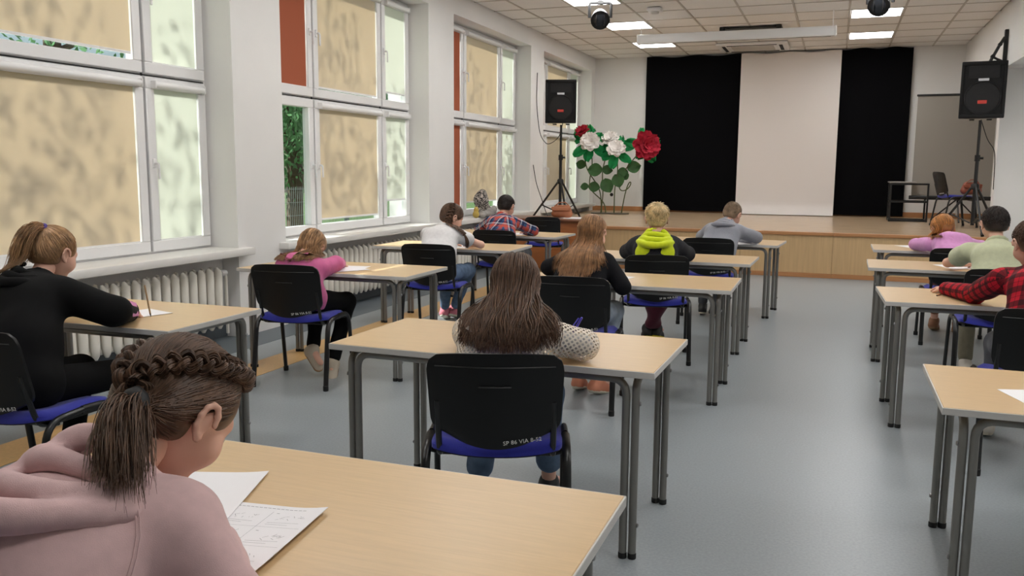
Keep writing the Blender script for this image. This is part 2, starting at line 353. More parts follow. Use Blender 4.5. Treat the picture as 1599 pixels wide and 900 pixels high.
for i, (a, b) in enumerate(OPEN):
    mb = MB().bbox((XW-.02, a+.002, .70), (XL+.0, b-.002, .758), .004, 1); mb.bbox((XL-.01, a-.1, .70), (XL+.1, b+.1, .76), .008, 2)
    tag(obj('window_sill', mb, m_sill), 'white window sill board '+slabs[i], 'window sill', 'window sills', 'structure')
# cast iron radiators
def rad_section():
    mb = MB(); d = .07
    for dx in (-.043, .043):
        path = [(dx, 0, .115), (dx, 0, .14), (dx, 0, .2), (dx, 0, .54), (dx, 0, .585), (dx*.6, 0, .615)]
        mb.tube(path, [.012, .026, .033, .033, .03, .012], 8, flat=1.0)
    mb.bbox((-.05, -.02, .14), (.05, .02, .57), .012, 1)
    for z in (.155, .56): mb.tube([(0, -.049, z), (0, .049, z)], .026, 8)
    return mb
rsm = mesh_of('radiator_section', rad_section(), m_rad, 50)
def radiator(y0, y1, lab):
    n = int((y1-y0)/.098); t = thing('radiator', lab, 'radiator', (XL-.055, y0, 0), 0, 'cast iron radiators under the windows')
    for k in range(n): link('radiator_section', rsm, t, (0, .049+k*.098, 0))
    L = n*.098
    mb = MB().tube(fillet([(0, L-.01, .56), (0, L+.1, .56), (0, L+.1, .05)], .05), .013, 8); obj('pipe', mb, m_rad, t)
    mb = MB().lathe([(.012, 0), (.026, .005), (.028, .04), (.022, .07), (.01, .075)], 12, T=Matrix.Translation((0, L+.03, .56)) @ Matrix.Rotation(PI/2, 4, 'Y') @ Matrix.Rotation(-PI/2, 4, 'X'))
    mb.tube([(.0, L+.02, .56), (.0, L+.09, .56)], .02, 10); obj('valve', mb, m_pvc, t)
    for k in (2, n-3):
        obj('foot_bracket', MB().box((-.1, k*.098-.01, 0.002), (.0, k*.098+.01, .14)), m_rad, t)
radiator(2.98, 5.74, 'white cast iron radiator under the nearest window, behind the black hoodie girl')
radiator(6.7, 9.5, 'white cast iron radiator behind the pink top girl and the white tee girl')
radiator(10.42, 13.2, 'white cast iron radiator farthest along, behind the plaid shirt boy')

# stage ---------------------------------------------------------------------
st = tag(link('stage', None, None, (0, 0, 0)), 'low wooden stage with a veneered front and glossy plank deck', 'stage', kind='structure')
mb = MB().box((XL, YF+.03, .0), (XR, 13.2, ZS-.03)); mb.box((XL, 13.2, 0), (XR, 13.4, ZS-.03)); mb.box((XL, 13.4, 0), (3.2, YB, ZS-.03)); obj('stage_core', mb, m_front, st)
npl = 16; pw = (YB-YF-.05)/npl
for k in range(npl):
    y = YF+.05+k*pw; mb = MB().bbox((XL, y+.0015, ZS-.03), (XR if y < 13.4 else 3.2, y+pw-.0015, ZS), .002, 1); obj('deck_plank', mb, m_stagewood, st)
e = [XL, -3.6, -2.4, -1.2, 0.0, 1.2, XR]
for a, b in zip(e, e[1:]):
    obj('front_panel', MB().bbox((a+.0015, YF+.01, .06), (b-.0015, YF+.03, ZS-.03), .002, 1), m_front, st)
    obj('nosing', MB().bbox((a+.001, YF-.012, ZS-.045), (b-.001, YF+.05, ZS+.002), .008, 2), m_trimwood, st)
    obj('skirting', MB().bbox((a+.001, YF-.002, 0), (b-.001, YF+.02, .06), .003, 1), m_trimwood, st)
for x0, x1 in ((XL, 3.2),):
    tag(obj('baseboard_back', MB().bbox((x0, YB-.02, ZS), (x1, YB, ZS+.09), .004, 1), m_trimwood), 'reddish brown skirting board along the back of the stage', 'skirting', kind='structure')

# ================================================================ FURNITURE
def make_desk(Wd, Dd, Hd):
    t = thing('school_desk', 'x', 'desk', group='two seat school desks')
    hw, hd = Wd/2, Dd/2
    top = obj('tabletop', MB().bbox((-hw+.004, -hd+.004, Hd-.024), (hw-.004, hd-.004, Hd), .002, 1), m_lam, t)
    eb = MB()
    for lo, hi in (((-hw, -hd, Hd-.025), (hw, -hd+.005, Hd-.001)), ((-hw, hd-.005, Hd-.025), (hw, hd, Hd-.001)), ((-hw, -hd+.005, Hd-.025), (-hw+.005, hd-.005, Hd-.001)), ((hw-.005, -hd+.005, Hd-.025), (hw, hd-.005, Hd-.001))): eb.bbox(lo, hi, .0015, 1)
    obj('edge_band', eb, m_edge, top)
    r = .0148; zt = Hd-.025-r-.002
    ix, iy = .075, .045
    legm = {}
    for sx in (-1, 1):
        for sy in (-1, 1):
            # leg that bends along the long side, and leg that bends along the short side
            xa, ya = sx*(hw-ix-.034), sy*(hd-iy)
            p = fillet([(xa, ya, .012), (xa, ya, zt), (xa-sx*.13, ya, zt)], .07, 6); obj('leg', MB().tube(p, r, 10), m_leg, t)
            xb, yb = sx*(hw-ix), sy*(hd-iy-.006)
            p = fillet([(xb, yb, .012), (xb, yb, zt), (xb, yb-sy*.12, zt)], .07, 6); obj('leg', MB().tube(p, r, 10), m_leg, t)
            for (x, y) in ((xa, ya), (xb, yb)): obj('foot_cap', MB().lathe([(.0155, .0), (.0165, .004), (.0165, .02), (.0152, .022)], 10, T=Matrix.Translation((x, y, 0))), m_rubber, t)
            for z in (Hd-.13, .13):
                obj('bolt', MB().lathe([(.009, 0), (.009, .003), (.005, .006)], 8, T=Matrix.Translation((xb+sx*r, yb, z)) @ Matrix.Rotation(sx*PI/2, 4, 'Y')), m_bolt, t)
    for sy in (-1, 1):
        x = hw-ix-.034-.13; obj('rail', MB().tube([(-x, sy*(hd-iy), zt), (x, sy*(hd-iy), zt)], r, 10), m_leg, t)
    for sx in (-1, 1):
        y = hd-iy-.006-.12; obj('rail', MB().tube([(sx*(hw-ix), -y, zt), (sx*(hw-ix), y, zt)], r, 10), m_leg, t)
    return t
DW, DD, DH = 1.336, .67, .72
desks = [  # x, y, rz, label
 (-1.06, 1.447, .0, 'light wooden desk in the foreground with the printed test sheets on it'),
 (-1.224, 3.289, -.014, 'light wooden desk of the girl in the white crochet cardigan'),
 (-1.221, 5.53, .009, 'light wooden desk of the long haired girl in the black top'),
 (-1.243, 7.112, -.021, 'light wooden desk of the blond boy with the neon yellow hood'),
 (-1.136, 8.971, -.07, 'light wooden desk of the boy in the grey hoodie'),
 (.944, 5.475, .037, 'light wooden desk of the boy in the red plaid shirt'),
 (.93, 7.24, -.016, 'light wooden desk of the boy in the pale green tee'),
 (1.02, 8.87, .0, 'light wooden desk of the girl with ginger hair'),
 (-3.349, 3.246, .016, 'light wooden desk of the girl in the black hoodie'),
 (-3.283, 5.345, .01, 'light wooden desk of the girl bent down in the pink top'),
 (-3.312, 7.314, .03, 'light wooden desk of the girl with the braid and white tee'),
 (-3.39, 9.003, -.05, 'light wooden desk of the boy in the blue and orange plaid shirt')]
proto = make_desk(DW, DD, DH); km = kidmap(proto)
for i, (x, y, rz, lab) in enumerate(desks):
    o = proto if i == 0 else copy_tree(proto, km)
    o.location = (x, y, 0); o.rotation_euler = (0, 0, rz); o['label'] = lab
o = make_desk(DW, .70, .66); o.location = (1.034, 3.425, 0); o['label'] = 'empty light wooden desk at the right edge of the photo, nearest on that side'

def make_chair(mark='SP 86 VIA 8-52'):
    t = thing('stacking_chair', 'x', 'chair', group='blue seat stacking chairs')
    r = .0125
    # seat: dished cushion on a black shell
    def seat_pt(u, v, dz):
        x = (u-.5); y = (v-.5)
        k = 1-.10*max(0, abs(2*y))**6*.6
        X = x*.47*k; Y = y*.43*(1-.12*abs(2*x)**4)
        Z = .462+.035*(2*x)**2*.6 - .03*max(0, (2*y))**3 + .012*max(0, -2*y)**2 + dz
        return (X, Y, Z)
    def edge(u, v):
        a = max(abs(2*u-1), abs(2*v-1)); return -.028*max(0, (a-.8)/.2)**2
    obj('seat', MB().grid(lambda u, v: seat_pt(u, v, edge(u, v)+.0), 14, 14, thick=(0, 0, -.016)), m_blue, t, ang=60)
    obj('seat_shell', MB().grid(lambda u, v: seat_pt(u*.98+.01, v*.98+.01, -.037), 12, 12, thick=(0, 0, -.012)), m_blackpl, t, ang=60)
    # backrest shell (convex to the rear) and pad
    def bk(u, v, off):
        x = (u-.5); s = v
        rr = .10; 
        hw = .235*(1-.045*(1-s))
        # rounded corner outline: shrink the half width near top and bottom
        cz = 0
        if s > .78: q = (s-.78)/.22; hw *= 1-.16*(1-math.sqrt(max(0, 1-q*q)))**1.0
        if s < .22: q = (.22-s)/.22; hw *= 1-.22*(1-math.sqrt(max(0, 1-q*q)))
        X = 2*x*hw; Z = .515+.305*s-.05*(1-s)*(1-(2*x)**2)
        Z -= .010*abs(2*x)**3*s
        Y = -.205-.085*s-.035*(1-(2*x)**2)+off
        return (X, Y, Z)
    back = obj('backrest', MB().grid(lambda u, v: bk(u, v, 0), 20, 16, thick=(0, .012, 0)), m_blackpl, t, ang=50)
    obj('back_pad', MB().grid(lambda u, v: bk(.03+.94*u, .04+.93*v, .012+.016*min(1, 6*min(u, 1-u, v, 1-v))**.5), 16, 12, thick=(0, -.004, 0)), m_blue, t, ang=60)
    obj('grip_slot', MB().tube([bk(.38+.24*k/6, .66, -.002) for k in range(7)], .0042, 6), m_blackpl, back)
    obj('rim', MB().tube([bk(.06+.88*k/20, .86, -.001) for k in range(21)], .003, 5), m_blackpl, back)
    bx, by, bz = bk(.72, .07, -.004)
    tm = link('inventory_marking', text_mesh(mark, .022, m_white_mark, .0005), back, (bx, by-.003, bz)); tm.rotation_euler = (PI/2+.2, -.11, .13)
    for s in (-1, 1):
        X = s*.252
        A = (X, -.255, .012); Bp = (X*.985, -.185, .445); Cc = (X*.985, .165, .445); D = (X, .225, .012)
        mid = (X*.985, -.01, .452)
        obj('leg', MB().tube(fillet([A, Bp, mid], .09, 7), r, 10, flat=1.35), m_blackm, t)
        obj('leg', MB().tube(fillet([mid, Cc, D], .09, 7), r, 10, flat=1.35), m_blackm, t)
        for p in (A, D): obj('foot_cap', MB().lathe([(.017, 0), (.018, .006), (.018, .03), (.0145, .034)], 10, T=Matrix.Translation((p[0], p[1], 0))), m_rubber, t)
        obj('back_support', MB().tube(fillet([(s*.2, -.245, .64), (s*.2, -.205, .50), (s*.2, -.175, .424), (s*.2, .15, .418)], .05, 6), .011, 8), m_blackm, t)
    for y in (-.13, .12): obj('crossbar', MB().tube([(-.248, y, .43), (-.2, y, .418), (.2, y, .418), (.248, y, .43)], .009, 8), m_blackm, t)
    return t
chairs = [
 (-1.13, 2.90, .33, 'black and blue chair of the girl in the white crochet cardigan'),
 (-1.435, 5.02, .10, 'black and blue chair of the long haired girl in the black top'),
 (-1.25, 6.48, .22, 'black and blue chair of the blond boy with the neon yellow hood'),
 (-1.093, 8.283, .088, 'black and blue chair of the boy in the grey hoodie'),
 (-3.301, 4.87, .165, 'black and blue chair of the girl bent down in the pink top'),
 (-3.13, 6.62, .108, 'black and blue chair of the girl with the braid and white tee'),
 (-3.217, 8.372, .015, 'black and blue chair of the boy in the blue and orange plaid shirt'),
 (-3.589, 10.916, .157, 'empty black and blue chair in front of the brown teacher desk'),
 (-3.05, 2.56, .05, 'black and blue chair of the girl in the black hoodie, at the left edge'),
 (1.04, 6.47, .0, 'black and blue chair of the boy in the pale green tee'),
 (.98, 8.05, .0, 'black and blue chair of the girl with ginger hair'),
 (.95, 4.72, .0, 'black and blue chair of the boy in the red plaid shirt'),
 (-1.04, .74, .0, 'black and blue chair under the foreground girl in the dusty pink hoodie')]
proto = make_chair(); km = kidmap(proto)
for i, (x, y, rz, lab) in enumerate(chairs):
    o = proto if i == 0 else copy_tree(proto, km)
    o.location = (x, y, 0); o.rotation_euler = (0, 0, rz); o['label'] = lab
# ================================================================ PEOPLE
# signed distance shapes meshed with surface nets: smooth, continuous bodies and clothes
class SDF:
    def __init__(s): s.p = []
    def cap(s, a, b, ra, rb, k=.03, op='u', t=0): s.p.append(('c', np.array(a, float), np.array(b, float), ra, rb, k, op, t)); return s
    def ell(s, c, r, R=None, k=.03, op='u', t=0): s.p.append(('e', np.array(c, float), np.array(r, float), R, None, k, op, t)); return s
    def plane(s, c, n, k=.004, t=0): n = np.array(n, float); s.p.append(('p', np.array(c, float), n/np.linalg.norm(n), 0, 0, k, 'x', t)); return s
    @staticmethod
    def dist(p, P):
        if p[0] == 'c':
            ab = p[2]-p[1]; t = np.clip(((P-p[1]) @ ab)/(ab @ ab+1e-12), 0, 1)
            d = P-p[1]-t[..., None]*ab
            return np.sqrt((d*d).sum(-1))-(p[3]+(p[4]-p[3])*t)
        if p[0] == 'e':
            q = P-p[1]
            if p[3] is not None: q = q @ p[3]
            k0 = np.sqrt(((q/p[2])**2).sum(-1)); k1 = np.sqrt(((q/p[2]**2)**2).sum(-1))
            return np.where(k1 > 1e-9, k0*(k0-1)/np.maximum(k1, 1e-9), -p[2].min())
        return (P-p[1]) @ p[2]          # half space: keep where negative
    def ev(s, P):
        d = None
        for p in s.p:
            e = s.dist(p, P); k = p[5]
            if d is None: d = e; continue
            if p[6] == 'u':
                h = np.clip(.5+.5*(d-e)/k, 0, 1); d = d+(e-d)*h-k*h*(1-h)
            else:
                if p[6] == 's': e = -e
                h = np.clip(.5-.5*(d-e)/k, 0, 1); d = d+(e-d)*h+k*h*(1-h)
        return d
    def bounds(s):
        lo = np.full(3, 1e9); hi = -lo
        for p in s.p:
            if p[6] != 'u': continue
            if p[0] == 'c':
                r = max(p[3], p[4])+p[5]*.3; lo = np.minimum(lo, np.minimum(p[1], p[2])-r); hi = np.maximum(hi, np.maximum(p[1], p[2])+r)
            else: r = p[2].max()+p[5]*.3; lo = np.minimum(lo, p[1]-r); hi = np.maximum(hi, p[1]+r)
        return lo, hi
    def mesh(s, res, wr=None):
        lo, hi = s.bounds(); lo = lo-2.5*res; n = np.ceil((hi+2.5*res-lo)/res).astype(int)+1
        ax = [lo[i]+res*np.arange(n[i]) for i in range(3)]
        G = np.stack(np.meshgrid(*ax, indexing='ij'), -1).astype(np.float32)
        V = s.ev(G).astype(np.float32)
        if wr: V = V+wr(G)
        S = V < 0
        num = np.zeros(np.array(V.shape)-1, np.float32); pos = np.zeros(tuple(np.array(V.shape)-1)+(3,), np.float32)
        sl = lambda o, a: tuple(slice(o[i], V.shape[i]-1+o[i]) for i in range(3))
        base = G[:-1, :-1, :-1]
        for axis in range(3):
            o1, o2 = [i for i in range(3) if i != axis]
            for a in (0, 1):
                for b in (0, 1):
                    c0 = [0, 0, 0]; c0[o1] = a; c0[o2] = b; c1 = list(c0); c1[axis] = 1
                    v0, v1 = V[sl(c0, 0)], V[sl(c1, 0)]; cr = (v0 < 0) != (v1 < 0)
                    t = np.where(cr, v0/np.where(cr, v0-v1, 1), 0)
                    off = np.zeros(cr.shape+(3,), np.float32); off[..., o1] = a; off[..., o2] = b; off[..., axis] = t
                    pos += np.where(cr[..., None], off, 0); num += cr
        act = num > 0; idx = np.full(num.shape, -1, np.int64); idx[act] = np.arange(act.sum())
        verts = base[act]+pos[act]/num[act][:, None]*res
        quads = []
        for axis in range(3):
            o1, o2 = [(1, 2), (2, 0), (0, 1)][axis]
            s0 = [slice(1, -1)]*3; s0[axis] = slice(0, -1); s1 = list(s0); s1[axis] = slice(1, None)
            # edges from grid point g to g+axis, g interior in the other two axes
            A = S[tuple(s0)]; Bq = S[tuple(s1)]
            w_ = np.argwhere(A != Bq)
            if not len(w_): continue
            inside = A[tuple(w_.T)]
            g = w_.copy(); g[:, o1] += 1; g[:, o2] += 1
            def cell(d1, d2):
                c = g.copy(); c[:, o1] += d1; c[:, o2] += d2; return idx[tuple(c.T)]
            q = np.stack([cell(-1, -1), cell(0, -1), cell(0, 0), cell(-1, 0)], 1)
            q[~inside] = q[~inside][:, ::-1]
            quads.append(q)
        return verts.astype(float), np.concatenate(quads)
    def face_tags(s, verts, quads):
        c = verts[quads].mean(1); best = np.full(len(c), 1e9); tg = np.zeros(len(c), int); who = np.zeros(len(c), int)
        for i, p in enumerate(s.p):
            if p[6] != 'u': continue
            d = s.dist(p, c); b = d < best; best[b] = d[b]; tg[b] = p[7]; who[b] = i
        return tg, who
def np_mesh(name, parts, mats, uv=None):
    """parts: list of (verts, quads, material index or array)"""
    me = bpy.data.meshes.new(name); n = 0; V = []; Q = []; MI = []
    for v, q, mi in parts:
        V.append(v); Q.append(np.asarray(q)+n); n += len(v); MI.append(np.broadcast_to(mi, (len(q),)))
    V = np.concatenate(V); Q = np.concatenate(Q); MI = np.concatenate(MI)
    k = Q.shape[1]
    me.vertices.add(len(V)); me.vertices.foreach_set('co', V.ravel())
    me.loops.add(Q.size); me.loops.foreach_set('vertex_index', Q.ravel().astype(np.int32))
    me.polygons.add(len(Q)); me.polygons.foreach_set('loop_start', np.arange(0, Q.size, k, dtype=np.int32))
    try: me.polygons.foreach_set('loop_total', np.full(len(Q), k, np.int32))
    except Exception: pass
    for m_ in mats: me.materials.append(m_)
    me.polygons.foreach_set('material_index', MI.astype(np.int32)); me.polygons.foreach_set('use_smooth', np.ones(len(Q), bool))
    if uv is not None:
        l = me.uv_layers.new(name='UVMap'); l.data.foreach_set('uv', uv.ravel())
    me.validate(); me.update(calc_edges=True); return me
def cloth_uv(sdf, verts, quads):
    tg, who = sdf.face_tags(verts, quads); uv = np.zeros((len(quads), 4, 2))
    for i, p in enumerate(sdf.p):
        m_ = who == i
        if not m_.any(): continue
        P = verts[quads[m_]]
        if p[0] == 'c' and p[7] == 1:
            ab = p[2]-p[1]; L = np.linalg.norm(ab); ab = ab/L; ref = np.array([0, 0, 1.]) if abs(ab[2]) < .9 else np.array([0, 1., 0])
            u = np.cross(ab, ref); u /= np.linalg.norm(u); w_ = np.cross(ab, u); r = .5*(p[3]+p[4])
            d = P-p[1]; ang = np.arctan2(d @ w_, d @ u); a0 = ang[:, :1]; ang = a0+(ang-a0+PI) % (2*PI)-PI
            uv[m_] = np.stack([ang*r, d @ ab], -1)
        else:
            uv[m_] = np.stack([P[..., 0]+.6*P[..., 1]*np.sign(P[..., 0]), P[..., 2]+.5*P[..., 1]], -1)
    return uv
def folds(seed, amp, freq=28):
    r = np.random.default_rng(seed); D = r.normal(size=(5, 3)); D[:, 2] *= .6; D /= np.linalg.norm(D, axis=1)[:, None]; ph = r.uniform(0, 6, 5); fr = freq*r.uniform(.6, 1.7, 5)
    D2 = r.normal(size=(5, 3))*6; ph2 = r.uniform(0, 6, 5)
    def f(G):
        o = 0
        for i in range(5):
            o = o+np.sin(G @ D[i]*fr[i]+ph[i]+1.6*np.sin(G @ D2[i]+ph2[i]))
        return (o*amp/3).astype(np.float32)
    return f
def strand_mesh(P, r, taper=.35, sides=3):
    """P: (S, N, 3) strand points -> verts, quads"""
    S, N, _ = P.shape; T = np.gradient(P, axis=1); T /= np.linalg.norm(T, axis=2, keepdims=True)+1e-9
    ref = np.array([.31, .17, .93]); U = np.cross(T, ref); U /= np.linalg.norm(U, axis=2, keepdims=True)+1e-9; W = np.cross(T, U)
    t = np.linspace(0, 1, N); rad = np.minimum(1, .5+4*t)*(1-(1-taper)*np.clip((t-.6)/.4, 0, 1))
    rr = np.broadcast_to(np.asarray(r, float).reshape(-1, 1), (S, 1))*rad[None]
    a = np.arange(sides)*2*PI/sides
    V = P[:, :, None]+rr[..., None, None]*(np.cos(a)[:, None]*U[:, :, None]+np.sin(a)[:, None]*W[:, :, None])
    i = np.arange(N-1)[:, None]; j = np.arange(sides)[None]
    q = np.stack([i*sides+j, i*sides+(j+1) % sides, (i+1)*sides+(j+1) % sides, (i+1)*sides+j], -1).reshape(-1, 4)
    Q = (q[None]+(np.arange(S)*N*sides)[:, None, None]).reshape(-1, 4)
    return V.reshape(-1, 3), Q
def rot(yaw=0, pitch=0, roll=0):
    """head frame: yaw about z, pitch > 0 looks down, roll > 0 leans to the right"""
    cy, sy = math.cos(yaw), math.sin(yaw); cp, sp = math.cos(-pitch), math.sin(-pitch); cr, sr = math.cos(roll), math.sin(roll)
    Rz = np.array([[cy, -sy, 0], [sy, cy, 0], [0, 0, 1]]); Rx = np.array([[1, 0, 0], [0, cp, -sp], [0, sp, cp]]); Ry = np.array([[cr, 0, sr], [0, 1, 0], [-sr, 0, cr]])
    return Rz @ Rx @ Ry
CR_C = np.array([0, -.014, .022]); CR_R = np.array([.074, .094, .084])
def head_sdf():
    s = SDF(); s.ell(CR_C, CR_R, k=.02); s.ell((0, .030, -.030), (.058, .060, .072), k=.03); s.ell((0, .066, -.086), (.020, .018, .016), k=.03)
    s.cap((-.034, .070, .018), (.034, .070, .018), .012, .012, .02)
    for x in (-1, 1): s.ell((x*.034, .058, -.034), (.028, .028, .028), k=.025)
    for x in (-1, 1): s.ell((x*.031, .101, -.004), (.016, .014, .012), k=.012, op='s')
    s.cap((0, .088, .004), (0, .104, -.034), .006, .0095, .012); s.cap((-.009, .097, -.037), (.009, .097, -.037), .006, .006, .008)
    s.cap((-.015, .0845, -.0615), (.015, .0845, -.0615), .0038, .0038, .004, t=1); s.cap((-.011, .0838, -.0675), (.011, .0838, -.0675), .0042, .0042, .004, t=1)
    for x in (-1, 1):   # ears: helix ring round a hollow, with a lobe
        c = np.array([x*.079, -.008, -.012]); pts = []
        for k in range(9):
            a = math.radians(-70+k*36); pts.append(c+np.array([x*(.006+.006*math.sin(a*.5)), -.015*math.cos(a)-.004*math.sin(a), .026*math.sin(a)+.004]))
        s.ell(c+np.array([-x*.003, .003, .002]), (.010, .015, .026), k=.008)
        for a_, b_ in zip(pts[:-2], pts[1:-1]): s.cap(a_, b_, .0048, .0046, .004)
        s.ell(c+np.array([x*.002, .007, -.024]), (.005, .008, .009), k=.006)
    return s
HEADS = {}
def head_mesh(res):
    if res not in HEADS:
        s = head_sdf(); v, q = s.mesh(res); tg, _ = s.face_tags(v, q); HEADS[res] = (v, q, tg)
    return HEADS[res]
def ball(c, r, n=8, m_=12):
    v = []; f = []
    for i in range(n+1):
        for j in range(m_):
            t = PI*i/n; p = 2*PI*j/m_; v.append((c[0]+r*math.sin(t)*math.cos(p), c[1]+r*math.cos(t), c[2]+r*math.sin(t)*math.sin(p)))
    for i in range(n):
        for j in range(m_): f.append((i*m_+j, i*m_+(j+1) % m_, (i+1)*m_+(j+1) % m_, (i+1)*m_+j))
    mi = [(3 if i < 2 else 2) for i in range(n) for j in range(m_)]
    return np.array(v), np.array(f), np.array(mi)
def hand(W, d, n, side, sc=.88, curl=.5, res=.0045):
    """W wrist, d direction of the fingers, n palm normal (towards what it rests on), side +1 if the thumb lies along +(d x n)"""
    d = np.array(d, float); d /= np.linalg.norm(d); n = np.array(n, float); n -= d*(n @ d); n /= np.linalg.norm(n); u = np.cross(d, n)*side
    W = np.array(W, float); s = SDF(); q = lambda a, b, c: W+sc*(a*d+b*u+c*n)
    s.cap(q(-.03, 0, 0), q(.01, 0, 0), .021*sc, .021*sc, .01)
    for b in (-.022, -.007, .008, .022): s.cap(q(.018, b*.8, 0), q(.082, b, -.004), .013*sc, .011*sc, .012)
    s.cap(q(.02, .018, .004), q(.045, .03, .008), .013*sc, .011*sc, .01)
    for b, L in ((-.0295, .050), (-.0105, .062), (.0085, .068), (.0270, .060)):
        a = q(.082, b, -.004); ang = curl*.5; p = a
        for k, fr_ in enumerate((.45, .32, .25)):
            e_ = p+sc*L*fr_*1.15*(math.cos(ang)*d+math.sin(ang)*n+.12*b/.03*u); s.cap(p, e_, (.0086-.001*k)*sc, (.0080-.001*k)*sc, .003); p = e_; ang += curl*.75
    p1 = q(.045, .030, .008); p2 = q(.072, .046, .014+.012*curl); p3 = q(.100, .047-.012*curl, .016+.022*curl)
    s.cap(p1, p2, .0105*sc, .0092*sc, .006); s.cap(p2, p3, .0092*sc, .0075*sc, .003)
    return s.mesh(res)
def slerp_dir(a, b, t):
    a = a/np.linalg.norm(a, axis=-1, keepdims=True); b = b/np.linalg.norm(b, axis=-1, keepdims=True)
    om = np.arccos(np.clip((a*b).sum(-1), -1, 1))[..., None]; so = np.maximum(np.sin(om), 1e-4)
    return (np.sin((1-t)*om)*a+np.sin(t*om)*b)/so
def scalp(dirs, off): return CR_C+dirs*(1/np.sqrt(((dirs/CR_R)**2).sum(-1, keepdims=True)))*(1+off/.085)

